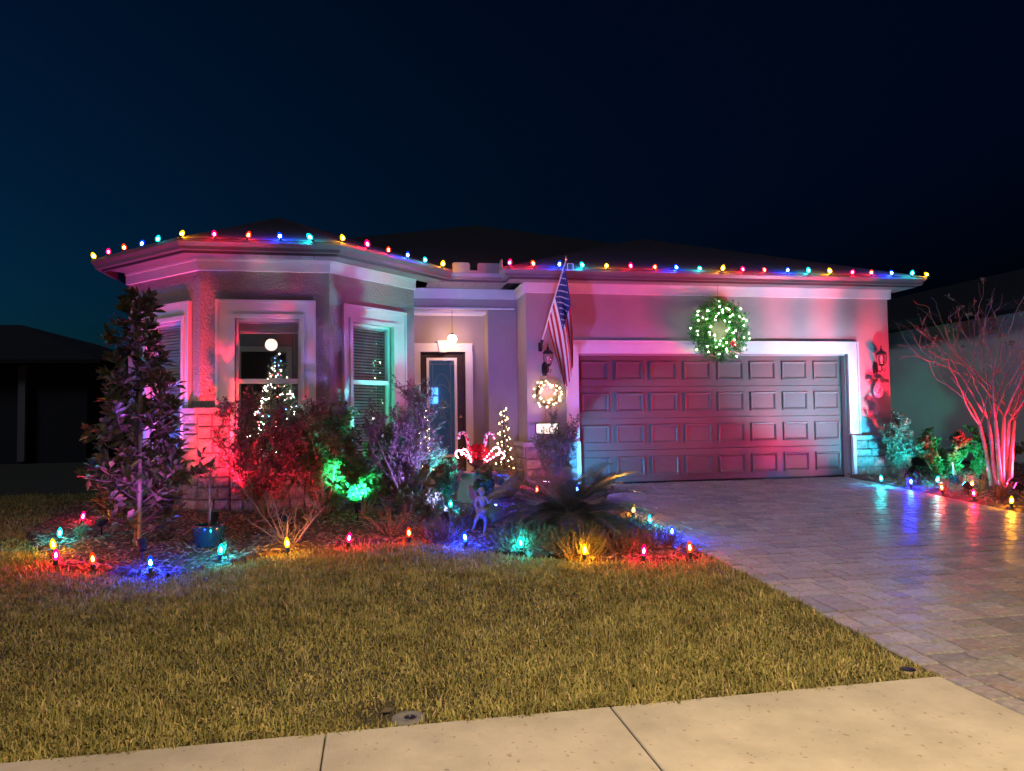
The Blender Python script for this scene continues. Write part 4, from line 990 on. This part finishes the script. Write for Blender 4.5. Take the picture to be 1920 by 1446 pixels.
# glazed pot with a small standard tree
pt = empty('glazed_pot', (-1.65,7.86,ground_z(7.86)), 'glossy teal glazed pot standing in the bed before the bay window', 'pot')
MB().lathe([(.105,0),(.12,.02),(.145,.12),(.16,.225),(.158,.245),(.145,.25),(.14,.235),(.138,.20)], n=28, cap=False).build('pot_body', M['glaze'], pt, True)
MB().lathe([(.0,.205),(.139,.205)], n=20, cap=False).build('pot_soil', M['mulch'], pt)
ptree = empty('potted_tree', (-1.65,7.86,ground_z(7.86)+.2), 'small thin trunk tree with sparse twigs growing in the teal glazed pot', 'tree')
wd = MB(); tp = [Vector((0,0,0)),Vector((.01,0,.2)),Vector((.0,.01,.42)),Vector((.01,0,.55))]; wd.tube(tp, [.013,.012,.011,.008], 7); P_, D_ = [], []
for i in range(26):
    q, dd = at(tp, rnd(.45,1)); a = rnd(0,6.283); pth = curve_path(q, (math.cos(a),math.sin(a),rnd(0,.7)), rnd(.12,.26), 4, .06, .18); wd.tube(pth, [.004,.003,.0025,.002,.001], 4, cap=False)
    for k in range(5): q3, d3 = at(pth, rnd(.4,1)); P_.append(q3); D_.append(d3+Vector((random.gauss(0,.7),random.gauss(0,.7),random.gauss(0,.5))))
wd.build('trunk', M['twig'], ptree, True); leaves('crown', P_, D_, .03, .014, M['leaf_pale'], ptree)
MB().tube([(0,0,.17),(.06,0,.175),(.10,.01,.19),(-.08,.0,.175),(-.15,.02,.19)], .004, 5).build('tie', M['wire'], ptree)
tp2 = empty('teal_pot', (9.05,10.05,ground_z(10.05)), 'small teal pot holding two pale tubes beside the green shrubs', 'pot')
MB().lathe([(.07,0),(.085,.02),(.10,.14),(.105,.16),(.095,.165),(.09,.15)], n=20, cap=False).build('pot_body', M['glaze'], tp2, True)
MB().lathe([(0,.12),(.094,.12)], n=14, cap=False).build('pot_soil', M['mulch'], tp2)
MB().tube([(-.03,0,.1),(-.05,0,.36)], .012, 8).build('tube', M['white'], tp2); MB().tube([(.03,0,.1),(-.04,.02,.34)], .012, 8).build('tube', M['white'], tp2)

# ------------------------------------------------------------------ wreaths, trees of lights
def little_bulb(m_, r=.012): return MB().lathe([(r*.5,-r*1.2),(r,-.2*r),(r*.75,r*.9),(r*.1,r*1.5)], n=6).mesh('bulb', m_, True)
LB = {k: little_bulb(M[k]) for k in ('warm','warm_soft','wreath_bulb','tree_white','tree_red','tree_green','tree_blue')}
def wreath(c, R, t, n_needles, nl, lmat, bulb, bs, label, needle, frame_hook):
    root = empty('wreath', c, label, 'wreath', 'lit wreaths on the garage wall')
    P_, D_ = [], []
    sprigs = int(n_needles/14)
    for i in range(sprigs):
        a = i*2.39996+rnd(-.05,.05); b = rnd(0,6.283); rr = t*rnd(.2,.75)
        q = Vector(((R+rr*math.cos(b))*math.cos(a), rr*.7*math.sin(b), (R+rr*math.cos(b))*math.sin(a)))
        o = Vector((math.cos(b)*math.cos(a), math.sin(b)*.8, math.cos(b)*math.sin(a))); tang = Vector((-math.sin(a),0,math.cos(a)))
        d = (o*.8+tang*rnd(.2,.9)+Vector((random.gauss(0,.3),random.gauss(0,.3),random.gauss(0,.3)))).normalized(); L = t*rnd(.35,.65)*(.4 if math.cos(b) < -.1 else 1)
        if q.y+d.y*L > .07: d.y = -abs(d.y)*.5
        for k in range(14):
            s = rnd(0,1); e = Vector((random.gauss(0,1),random.gauss(0,1),random.gauss(0,1))).normalized(); P_.append(q+d*L*s); D_.append(d+e*.75)
    n = len(P_); leaves('greenery', P_, D_, rng.uniform(.6,1.1,n)*needle[0], rng.uniform(.7,1.1,n)*needle[1], M[lmat], root, .15, .05)
    MB().tube([(R*math.cos(a*.2618), .01, R*math.sin(a*.2618)) for a in range(25)], .008, 5, cap=False).build('ring', M['wire'], root)
    for i in range(nl):
        a = i*2.399+rnd(-.1,.1); b = rnd(2.9,6.5); rr = t*rnd(.75,1.05)
        link('bulb', LB[bulb], root, ((R+rr*math.cos(b))*math.cos(a), rr*.85*math.sin(b)-.012, (R+rr*math.cos(b))*math.sin(a)), (rnd(0,6),rnd(0,6),0), (bs,)*3)
    if frame_hook: MB().tube([(0,.02,R+t*.3),(0,.03,frame_hook)], .003, 4).build('hanger', M['wire'], root)
    return root
bw = wreath((5.68,11.235,2.50), .335, .2, 13000, 56, 'fir', 'wreath_bulb', .62, 'big green wreath with white lights hanging over the garage door', (.055,.013), .76)
for (a, b) in ((.14,-.26),(.17,-.22),(.11,-.23),(.14,-.20),(.19,-.27)):
    MB().lathe([(.001,-.022),(.018,-.015),(.024,0),(.018,.015),(.001,.022)], (a,-.17,b), 8).build('berry', M['berry'], bw, True)
sw_ = wreath((2.72,11.30,1.47), .175, .065, 2600, 36, 'fir_frost', 'warm', .62, 'small frosted wreath with warm lights and cones under the wall lantern', (.035,.007), 0)
for a in (2.6,3.0,5.6,.5,4.4):
    p = (.175*math.cos(a), -.06, .175*math.sin(a)); mb = MB()
    for k in range(6): mb.lathe([(.026*math.sin(.35+k*.45)+.006,0),(.018*math.sin(.35+k*.45),.011)], (p[0],p[1],p[2]-.035+k*.012), 8)
    mb.build('pine_cone', M['cone'], sw_)
for a in (.9,1.2,2.3): MB().lathe([(.001,-.016),(.013,-.01),(.018,0),(.013,.01),(.001,.016)], (.17*math.cos(a),-.07,.17*math.sin(a)), 8).build('berry', M['berry'], sw_, True)

def cone_tree(name, c, h, R, n, label, lmat, bulbs, nb_, bs, needle=(.05,.009), z0=0.0, group=None, trunk=True):
    root = empty(name, c, label, 'lit tree', group); P_, D_ = [], []
    sp = int(n/12); 
    if trunk: MB().tube([(0,0,-.05),(0,0,h*.95)], [.022,.006], 7).build('trunk', M['bark'], root)
    for i in range(sp):
        z = z0+(h-z0)*(1-rnd(0,1)**.55); rr = R*(1-(z-z0)/(h-z0+.02))*rnd(.45,1.0)+.01; a = rnd(0,6.283)
        q = Vector((math.cos(a)*rr*.55, math.sin(a)*rr*.55, z)); d = Vector((math.cos(a), math.sin(a), rnd(-.25,.45))); L = rr*.5+.04
        for k in range(12):
            e = Vector((random.gauss(0,1),random.gauss(0,1),random.gauss(0,1))).normalized(); P_.append(q+d*L*rnd(0,1)); D_.append(d+e*.8)
    k = len(P_); leaves('crown', P_, D_, rng.uniform(.6,1.1,k)*needle[0], rng.uniform(.7,1.1,k)*needle[1], M[lmat], root, .15, .05)
    for i in range(nb_):
        z = z0+(h-z0)*(1-rnd(.0,1)**.6); rr = R*(1-(z-z0)/(h-z0+.02))*rnd(.85,1.1)+.015; a = rnd(0,6.283)
        link('bulb', LB[random.choice(bulbs)], root, (math.cos(a)*rr, math.sin(a)*rr, z), (rnd(0,6),rnd(0,6),0), (bs,)*3)
    return root
xt = cone_tree('christmas_tree', (-1.42,11.35,.05), 2.08, .62, 12000, 'Christmas tree covered in tiny coloured lights inside the front bay window', 'fir_frost', ['tree_white']*6+['tree_red','tree_green','tree_blue'], 300, .45, (.075,.012), .1)
tg = MB().lathe([(.09*math.sin(math.pi*k/12), -.09*math.cos(math.pi*k/12)) for k in range(1,12)], (-.09,0,2.19), 18).build('topper_globe', M['topper'], xt, True)
cone_tree('garland_tree', (.06,12.1,.9), 1.55, .17, 1600, 'slim lit garland tree inside the side bay window', 'fir', ['tree_white','tree_white','tree_green'], 40, .42, (.05,.009), .0)

def topiary(x, y, z, h, label, pot_h):
    p = empty('planter_pot', (x, y, z), 'pale green planter pot under the '+label[0], 'pot')
    MB().lathe([(.09,0),(.10,.02),(.13,pot_h*.85),(.145,pot_h*.9),(.145,pot_h),(.125,pot_h),(.12,pot_h*.9)], n=18, cap=False).build('pot_body', M['clay'], p, True)
    MB().lathe([(0,pot_h*.86),(.123,pot_h*.86)], n=14, cap=False).build('pot_soil', M['mulch'], p)
    t = cone_tree('topiary', (x, y, z+pot_h*.85), h, .13, 2600, label[1], 'juniper', ['warm_soft'], 0, .8, (.03,.007), .05, 'lit topiaries at the front door')
    n = 46
    for i in range(n):
        f = i/(n-1); rr = .145*(1-f*.75)+.012; a = f*6*6.283; link('bulb', LB['warm_soft'], t, (math.cos(a)*rr, math.sin(a)*rr, .04+f*h*.97), (rnd(0,6),rnd(0,6),0), (.6,)*3)
    MB().tube([((.135*(1-f*.75)+.01)*math.cos(f*37.7), (.135*(1-f*.75)+.01)*math.sin(f*37.7), .04+f*h*.97) for f in [i/90 for i in range(91)]], .003, 4, cap=False).build('wire', M['wire'], t)
topiary(2.10,11.82,.0,1.02,('lit topiary beside the stone pier','slim lit topiary in a pot beside the garage side wall'),.26)
topiary(.80,12.0,.0,1.02,('lit topiary beside the bay wall','slim lit topiary in a pot between the bay wall and front door'),.26)

# ------------------------------------------------------------------ pendant, lanterns, plaque, ornament
pd = empty('pendant_lamp', (1.305,12.2,2.43), 'round glowing pendant lamp hanging in front of the front door', 'pendant lamp')
MB().lathe([(.075*math.sin(math.pi*k/12), -.075*math.cos(math.pi*k/12)) for k in range(1,12)], n=20).build('globe', M['globe'], pd, True)
MB().tube([(0,0,.08),(0,0,.49)], .004, 5).build('cord', M['black'], pd); MB().lathe([(.02,.07),(.03,.075),(.02,.10)], n=10).build('cap', M['black'], pd)
def lantern(x, z, label):
    s = empty('wall_lantern', (x,11.375,z), label, 'wall lantern', 'black wall lanterns beside the garage'); y0 = -.13
    MB().lathe([(.0,-.13),(.03,-.12),(.045,-.07),(.05,0),(.045,.06),(.02,.1),(0,.105)], (-.03,-.012,-.02), 14, sx=1, sy=.35).build('backplate', M['black'], s, True)
    MB().tube([(-.03,-.03,-.05),(-.01,-.10,-.10),(.0,y0-.01,-.06),(.0,y0,.0)], .010, 7).build('arm', M['black'], s, True)
    MB().tube([(0,y0,-.06),(.03,y0-.03,-.10),(.045,y0-.03,-.06),(.025,y0-.02,-.04)], .006, 6).build('scroll', M['black'], s, True)
    MB().lathe([(.02,.0),(.045,.015),(.05,.03),(.035,.04)], (0,y0,0), 12).build('base', M['black'], s, True)
    MB().lathe([(.088,.205),(.09,.212),(.07,.24),(.045,.265),(.02,.275),(.02,.285),(.028,.295),(.012,.31),(.008,.335),(.012,.345),(.001,.365)], (0,y0,0), 16).build('roof', M['black'], s, True)
    for k in range(6):
        a = k*1.0472+.3; MB().tube([(r*math.cos(a), y0+r*math.sin(a), zz) for r, zz in ((.045,.035),(.073,.08),(.082,.13),(.078,.18),(.068,.21))], .0045, 5).build('rib', M['black'], s)
    MB().lathe([(.038,.035),(.064,.08),(.072,.13),(.068,.18),(.060,.205)], (0,y0,0), 16, cap=False).build('glass', M['lantern_glass'], s, True)
    MB().lathe([(.01,.04),(.012,.10),(.022,.13),(.02,.16),(.002,.185)], (0,y0,0), 10).build('lamp', M['white'], s, True)
lantern(2.73, 1.90, 'black cage wall lantern above the small lit wreath'); lantern(8.72, 1.90, 'black cage wall lantern above the white oval ornament')
pq = empty('address_plaque', (2.72,11.35,.91), 'lit white address plaque in a dark frame beside the garage door', 'plaque')
fr = MB(); fr.box(-.19,.19,-.02,.02,-.095,-.08); fr.box(-.19,.19,-.02,.02,.08,.095); fr.box(-.19,-.175,-.02,.02,-.0795,.0795); fr.box(.175,.19,-.02,.02,-.0795,.0795); fr.build('frame', M['black'], pq)
MB().box(-.174,.174,-.008,.01,-.079,.079).build('face', M['plaque_face'], pq)
MB().tube([(-.02,.0,.3),(-.02,.0,.096)], .0025, 4).build('hanger', M['wire'], pq)
og = empty('hanging_ornament', (8.70,11.33,1.50), 'white oval ornament with dark marks under a leafy swag beside the garage', 'ornament')
MB().lathe([(.001,-.15),(.07,-.135),(.105,-.08),(.11,-.02),(.09,.04),(.065,.08),(.055,.11),(.03,.14),(.001,.15)], n=18, sy=.35, sx=.9).build('body', M['white'], og, True)
mk = MB()
for i in range(14):
    u, v = rnd(-.05,.06), rnd(-.09,.10); d_ = .042*math.sqrt(max(.05, 1-(u/.1)**2-(v/.16)**2)); a = rnd(.3,1.2)
    mk.tube([(u-.012*math.cos(a), -d_-.004, v-.012*math.sin(a)), (u+.012*math.cos(a), -d_-.004, v+.012*math.sin(a))], .004, 5)
mk.build('marks', M['black'], og)
P_, D_ = [], []
for i in range(60):
    s = random.choice((-1,1)); q = Vector((s*rnd(.0,.13), rnd(-.05,.0), .16+rnd(-.03,.03))); P_.append(q); D_.append(Vector((s*1.0, rnd(-.6,.1), rnd(-.5,.4))))
leaves('swag', P_, D_, rng.uniform(.06,.10,60), rng.uniform(.025,.04,60), M['leaf_pale'], og)

# ------------------------------------------------------------------ flag on its bracket
fg = empty('house_flag', (2.63,11.36,2.22), 'striped flag with white stars on a slanted pole beside the garage door', 'flag')
A = Vector((0,-.03,.02)); Bv = Vector((.17,-1.06,1.20))
MB().tube([A, Bv], [.014,.012], 10).build('pole', M['white'], fg, True)
br = MB().box(-.03,.03,-.012,0,-.07,.07); br.tube([(0,-.01,-.02), A+(Bv-A)*.08], .022, 8); br.tube([(-.02,-.02,-.05),(-.035,-.04,0),(-.01,-.06,.04)], .006, 6); br.tube([(.02,-.02,-.05),(.035,-.04,0),(.01,-.06,.04)], .006, 6); br.build('bracket', M['black'], fg)
MB().lathe([(.001,-.02),(.02,-.005),(.022,.012),(.012,.03),(.016,.045),(.001,.06)], tuple(Bv), 10).build('finial', M['brass'], fg, True)
sq = Bv+Vector((.02,0,-.06)); mb = MB()
for (a, b) in (((0,0),(.085,0)),((.085,0),(.085,-.10)),((.085,-.10),(0,-.10)),((0,-.10),(0,0))): mb.tube([sq+Vector((a[0],0,a[1])), sq+Vector((b[0],0,b[1]))], .006, 6)
mb.build('clip', M['vinyl'], fg)
NS, NT = 52, 60
def flag_pt(s, t):
    p = A.lerp(Bv, .94-.66*s)                              # hoist edge along the pole, s = 0 at its top
    fold = math.sin(s*9.5+t*1.2)
    endx = .34-.17*s+.03*math.sin(s*10); endz = -.36-.30*min(1, s*1.6)+.10*max(0, s-.7)
    end = Vector((endx, -.78+.10*math.sin(s*9.5), endz))
    q = p.lerp(end, t); q.x += .045*math.sin(math.pi*t)*(1-s)
    amp = .075*min(1, t*2.2); q.y += amp*fold; q.x += .02*amp*18*math.cos(s*9.5+t)*.25
    return q
mb = MB(); pts = [flag_pt(i/NS, j/NT) for i in range(NS+1) for j in range(NT+1)]; fs_ = []; mi_ = []
for i in range(NS):
    stripe = int(i/NS*13)
    for j in range(NT):
        fs_.append((i*(NT+1)+j, i*(NT+1)+j+1, (i+1)*(NT+1)+j+1, (i+1)*(NT+1)+j)); mi_.append(2 if (stripe < 7 and j/NT < .40) else (0 if stripe % 2 == 0 else 1))
mb.v = [tuple(p) for p in pts]; mb.f = fs_; mb.mi = mi_
cloth = mb.build('flag_cloth', [M['flag_red'], M['flag_white'], M['flag_blue']], fg, True)
sm = cloth.modifiers.new('thickness', 'SOLIDIFY'); sm.thickness = .002
st = MB()
for r in range(9):
    for c in range(6 if r % 2 == 0 else 5):
        s0 = (r+1)/10*7/13; t0 = ((c*2+1+(r % 2))/12)*.40
        for off in (-.0035, .0035):
            vs_ = []
            c0 = flag_pt(s0, t0); es = (flag_pt(s0+.01, t0)-c0)/.01; et = (flag_pt(s0, t0+.01)-c0)/.01; n = es.cross(et).normalized()
            e1 = et.normalized(); e2 = n.cross(e1)
            for k in range(10):
                rr = .0155 if k % 2 == 0 else .0065; a = k*math.pi/5; vs_.append(c0+e1*rr*math.cos(a)+e2*rr*math.sin(a)+n*off)
            st.add(vs_, [tuple(range(10))])
st.build('stars', M['flag_white'], cloth)

# ------------------------------------------------------------------ pedestal, urn, candy canes
pe = empty('pedestal', (1.40,10.08,ground_z(10.08)), 'square tapered pale pedestal carrying the dark urn', 'pedestal')
def frustum(mb, a, b, z0, z1):
    mb.add([(-a,-a,z0),(a,-a,z0),(a,a,z0),(-a,a,z0),(-b,-b,z1),(b,-b,z1),(b,b,z1),(-b,b,z1)], [(0,3,2,1),(4,5,6,7),(0,1,5,4),(1,2,6,5),(2,3,7,6),(3,0,4,7)])
mb = MB(); frustum(mb, .205, .17, 0, .385); mb.build('shaft', M['pedestal'], pe); mb = MB(); frustum(mb, .195, .205, .386, .42); mb.build('top', M['pedestal'], pe)
mb = MB(); frustum(mb, .225, .22, -.03, .03); mb.build('base', M['pedestal'], pe)
pe.rotation_euler = (0,0,.5)
ur = empty('urn', (1.40,10.08,ground_z(10.08)+.42), 'dark metal urn on the pedestal holding red foliage and candy canes', 'urn')
MB().lathe([(.075,0),(.08,.012),(.045,.03),(.03,.05),(.05,.07),(.10,.10),(.125,.15),(.14,.165),(.13,.17),(.115,.15)], n=22, cap=False).build('bowl', M['urn'], ur, True)
MB().lathe([(0,.145),(.116,.145)], n=16, cap=False).build('fill', M['mulch'], ur)
rp = empty('red_foliage', (1.40,10.08,ground_z(10.08)+.56), 'bright red festive foliage fanning out of the urn', 'foliage'); P_, D_ = [], []
for i in range(420):
    a = rnd(0,6.283); o = rnd(0,1); d = Vector((math.cos(a)*o*.95, math.sin(a)*o*.8, 1-.55*o)).normalized(); P_.append(d*rnd(.03,.22)+Vector((0,0,-.02))); D_.append(d+Vector((random.gauss(0,.5),random.gauss(0,.5),random.gauss(0,.4))))
leaves('petals', P_, D_, rng.uniform(.05,.10,420), rng.uniform(.025,.045,420), M['redleaf'], rp)
for i in range(8): MB().lathe([(.001,-.016),(.013,-.01),(.018,0),(.013,.01),(.001,.016)], (rnd(-.09,.09),-.10+rnd(-.03,.03),rnd(.02,.14)), 8).build('bauble', M['came'], rp, True)
def cane(base, lean, L, r, hook, side, label, lit):
    s = empty('candy_cane', base, label, 'candy cane', 'candy canes in the urn'); d = Vector(lean).normalized(); sd = Vector((side,0,0)); sd = (sd-d*sd.dot(d)).normalized()
    pts = [d*L*k/10 for k in range(11)]; top = pts[-1]
    for k in range(1,11): a = math.pi*1.1*k/10; pts.append(top+sd*hook*(1-math.cos(a))+d*hook*math.sin(a))
    mb = MB(); n = 10; mb.tube(pts, r, n); 
    for i in range(len(pts)-1):
        for j in range(n): mb.mi[i*n+j] = 1 if ((i*1.0+j/n*3) % 3) < 1.4 else 0
    mb.build('stick', [M['white'], M['red']], s, True)
    if lit:
        g = MB()
        for k in range(2, len(pts), 2): g.lathe([(.004,-.010),(.010,0),(.004,.010)], tuple(pts[k]+Vector((rnd(-1,1)*.3*r,-r-.006,0))), 6)
        tag(g.build('cane_bulbs', M['cane_glow'], s), kind='stuff')
uz = ground_z(10.08)+.56
cane((1.36,10.06,uz), (-.28,0,1), .38, .025, .055, -1, 'big striped candy cane leaning toward the front door from the urn', False)
cane((1.46,10.06,uz), (.22,0,1), .36, .025, .055, 1, 'big striped candy cane leaning toward the lit topiary from the urn', False)
cane((1.34,10.02,uz), (-.62,-.1,.6), .22, .010, .05, -1, 'small lit candy cane drooping from the urn under the door side cane', True)
cane((1.32,9.99,uz-.02), (-.30,-.3,.75), .20, .010, .045, -1, 'small lit candy cane standing in the urn beside the drooping one', True)
cane((1.47,10.0,uz), (.50,-.1,.6), .24, .010, .05, 1, 'small lit candy cane drooping from the urn toward the stone pier', True)
cane((1.50,10.06,uz-.02), (.85,.1,.5), .26, .010, .045, 1, 'small lit candy cane reaching farthest toward the stone pier', True)

# ------------------------------------------------------------------ winged statue
sx_, sy_ = 1.14, 7.85
stt = empty('fairy_statue', (sx_, sy_, ground_z(sy_)), 'resin fairy statue with one leg bent and large wings in the juniper bed', 'statue')
J = {'pelvis':(0,0,.27,.040),'waist':(.005,0,.33,.030),'chest':(.0,-.005,.40,.038),'neck':(-.004,-.005,.452,.014),'head':(-.006,-.012,.49,.032),'crown':(-.004,-.005,.515,.026),
     'hipL':(.022,0,.26,.030),'kneeL':(.035,-.03,.15,.020),'ankL':(.02,-.01,.04,.012),'toeL':(.005,-.05,.018,.011),
     'hipR':(-.025,0,.26,.030),'kneeR':(-.075,-.06,.19,.020),'ankR':(-.10,-.03,.10,.012),'toeR':(-.125,-.06,.085,.010),
     'shL':(.042,0,.425,.018),'elL':(.075,-.02,.36,.013),'wrL':(.095,-.06,.40,.009),'haL':(.10,-.08,.415,.010),
     'shR':(-.046,0,.425,.018),'elR':(-.075,-.02,.355,.013),'wrR':(-.055,-.06,.31,.009),'haR':(-.045,-.08,.30,.010)}
ED = [('pelvis','waist'),('waist','chest'),('chest','neck'),('neck','head'),('head','crown'),('pelvis','hipL'),('hipL','kneeL'),('kneeL','ankL'),('ankL','toeL'),('pelvis','hipR'),('hipR','kneeR'),('kneeR','ankR'),('ankR','toeR'),
      ('chest','shL'),('shL','elL'),('elL','wrL'),('wrL','haL'),('chest','shR'),('shR','elR'),('elR','wrR'),('wrR','haR')]
ks = list(J); me = bpy.data.meshes.new('body'); me.from_pydata([J[k][:3] for k in ks], [(ks.index(a), ks.index(b)) for a, b in ED], []); me.materials.append(M['statue'])
bo = link('body', me, stt); bo.modifiers.new('skin', 'SKIN')
sv = me.skin_vertices.new() if not me.skin_vertices else me.skin_vertices[0]
for i, k in enumerate(ks): me.skin_vertices[0].data[i].radius = (J[k][3], J[k][3])
me.skin_vertices[0].data[0].use_root = True
ss = bo.modifiers.new('smooth', 'SUBSURF'); ss.levels = 2; ss.render_levels = 2
MB().lathe([(.0,-.02),(.034,0),(.058,.05),(.072,.11),(.06,.112)][1:], (.0,0,.20), 16, cap=False).build('skirt', M['statue'], stt, True)
hr = MB(); hr.lathe([(.001,.035),(.026,.028),(.037,.008),(.036,-.02),(.026,-.045),(.016,-.055)], (-.003,.008,.498), 14, cap=False); hr.build('hair', M['statue'], stt, True)
fc = MB(); fc.tube([(-.006,-.043,.496),(-.006,-.049,.485),(-.006,-.044,.481)], [.003,.005,.004], 6)
for s in (-1,1): fc.lathe([(.001,-.004),(.0045,0),(.001,.004)], (-.006+s*.012,-.041,.497), 6)
fc.tube([(-.014,-.040,.472),(-.006,-.0425,.470),(.002,-.040,.472)], .0022, 5); fc.build('face', M['statue'], stt, True)
MB().lathe([(.09,-.04),(.085,-.01),(.06,.018),(.03,.03),(.001,.032)], n=14).build('rock_base', M['statue'], stt)
def wing(pts, name='wing'):
    mb = MB(); k = len(pts); th = .004; c = sum((Vector(p) for p in pts), Vector())/k
    fr_ = [Vector(p) for p in pts]; vs_ = [p for p in fr_]+[p+Vector((0,th,0)) for p in fr_]+[c+Vector((0,-.012,0)), c+Vector((0,th-.012,0))]
    mb.add(vs_, [(j,(j+1)%k,2*k) for j in range(k)]+[(k+(j+1)%k,k+j,2*k+1) for j in range(k)]+[(j,k+j,k+(j+1)%k,(j+1)%k) for j in range(k)])
    w = mb.build(name, M['wing'], stt)
    vn = MB()
    for j in range(1, k): vn.tube([fr_[0], fr_[0].lerp(fr_[j], .55)+Vector((0,-.008,0)), fr_[j]+Vector((0,-.002,0))], [.004,.003,.0015], 4)
    vn.tube(fr_+[fr_[0]], .0035, 4); vn.build('wing_vein', M['wing'], w)
wing([(.02,.03,.40),(.12,.05,.47),(.28,.07,.58),(.42,.09,.68),(.50,.10,.70),(.50,.10,.62),(.44,.09,.50),(.34,.08,.40),(.20,.06,.34),(.08,.04,.34)])
wing([(.02,.03,.34),(.12,.05,.34),(.24,.07,.31),(.27,.08,.24),(.22,.07,.15),(.13,.06,.14),(.06,.04,.22)])
wing([(-.01,.035,.40),(-.05,.08,.47),(-.10,.15,.55),(-.12,.19,.52),(-.11,.17,.42),(-.06,.09,.35)])

# ------------------------------------------------------------------ small things at the kerb
mc = empty('meter_cover', (.16,3.79,ground_z(3.79)-.005), 'grey round utility cover with a dark keyhole at the sidewalk edge', 'utility cover')
MB().lathe([(.085,-.06),(.085,-.004),(.080,.0),(.042,.001),(.039,-.003),(.03,-.003)], n=28).build('lid', M['plastic'], mc, True)
MB().lathe([(.022,-.002),(.024,.003),(.014,.004),(.010,-.001)], (.012,-.005,.001), 16, sx=1.3).build('keyhole', M['black'], mc)
m2 = empty('valve_cover', (3.07,3.83,ground_z(3.83)-.008), 'small dark valve cover in sand where lawn, sidewalk and driveway meet', 'utility cover')
MB().lathe([(.042,-.04),(.042,.0),(.035,.004),(.015,.003)], n=20, sx=1.2).build('lid', M['black'], m2, True)
MB().lathe([(.07,-.02),(.075,-.004),(.055,-.001)], n=20).build('collar', M['dirt'], m2)
for (x, y, s, lab_) in ((.02,3.84,.05,'bright yellow leaf lying beside the round utility cover'),(-.62,3.73,.035,'small curled tan leaf on the lawn edge past the sidewalk joint')):
    o = leaves('dry_leaf', [(x,y,ground_z(y)+.005)], [(1,.3,.15)], s*1.6, s, M['liriope'], None, .2, .05, False); tag(o, lab_, 'leaf', 'fallen leaves at the sidewalk edge')
mt = tag(MB().box(.82,1.62,11.62,12.04,.0,.018).build('door_mat', mat('coir_mat', (.07,.05,.04), .95, var=.3, vscale=60)), 'dark door mat on the walkway before the entry step', 'mat')

# scattered fallen leaves and straw on the lawn
n = 150; lx = rng.uniform(-3.5,3.0,n); ly = 3.75+3.6*rng.uniform(0,1,n)**1.3; ok = ~in_poly(lx, ly, BED); lx, ly = lx[ok], ly[ok]; n = len(lx); a_ = rng.uniform(0,6.283,n)
lit = leaves('leaf_litter', np.stack([lx, ly, gz_np(ly)+.025], 1), np.stack([np.cos(a_), np.sin(a_), rng.normal(0,.25,n)], 1), rng.uniform(.02,.05,n), rng.uniform(.008,.022,n), M['liriope'], None)
tag(lit, 'small dry leaves and straw scattered over the lawn', 'leaves')
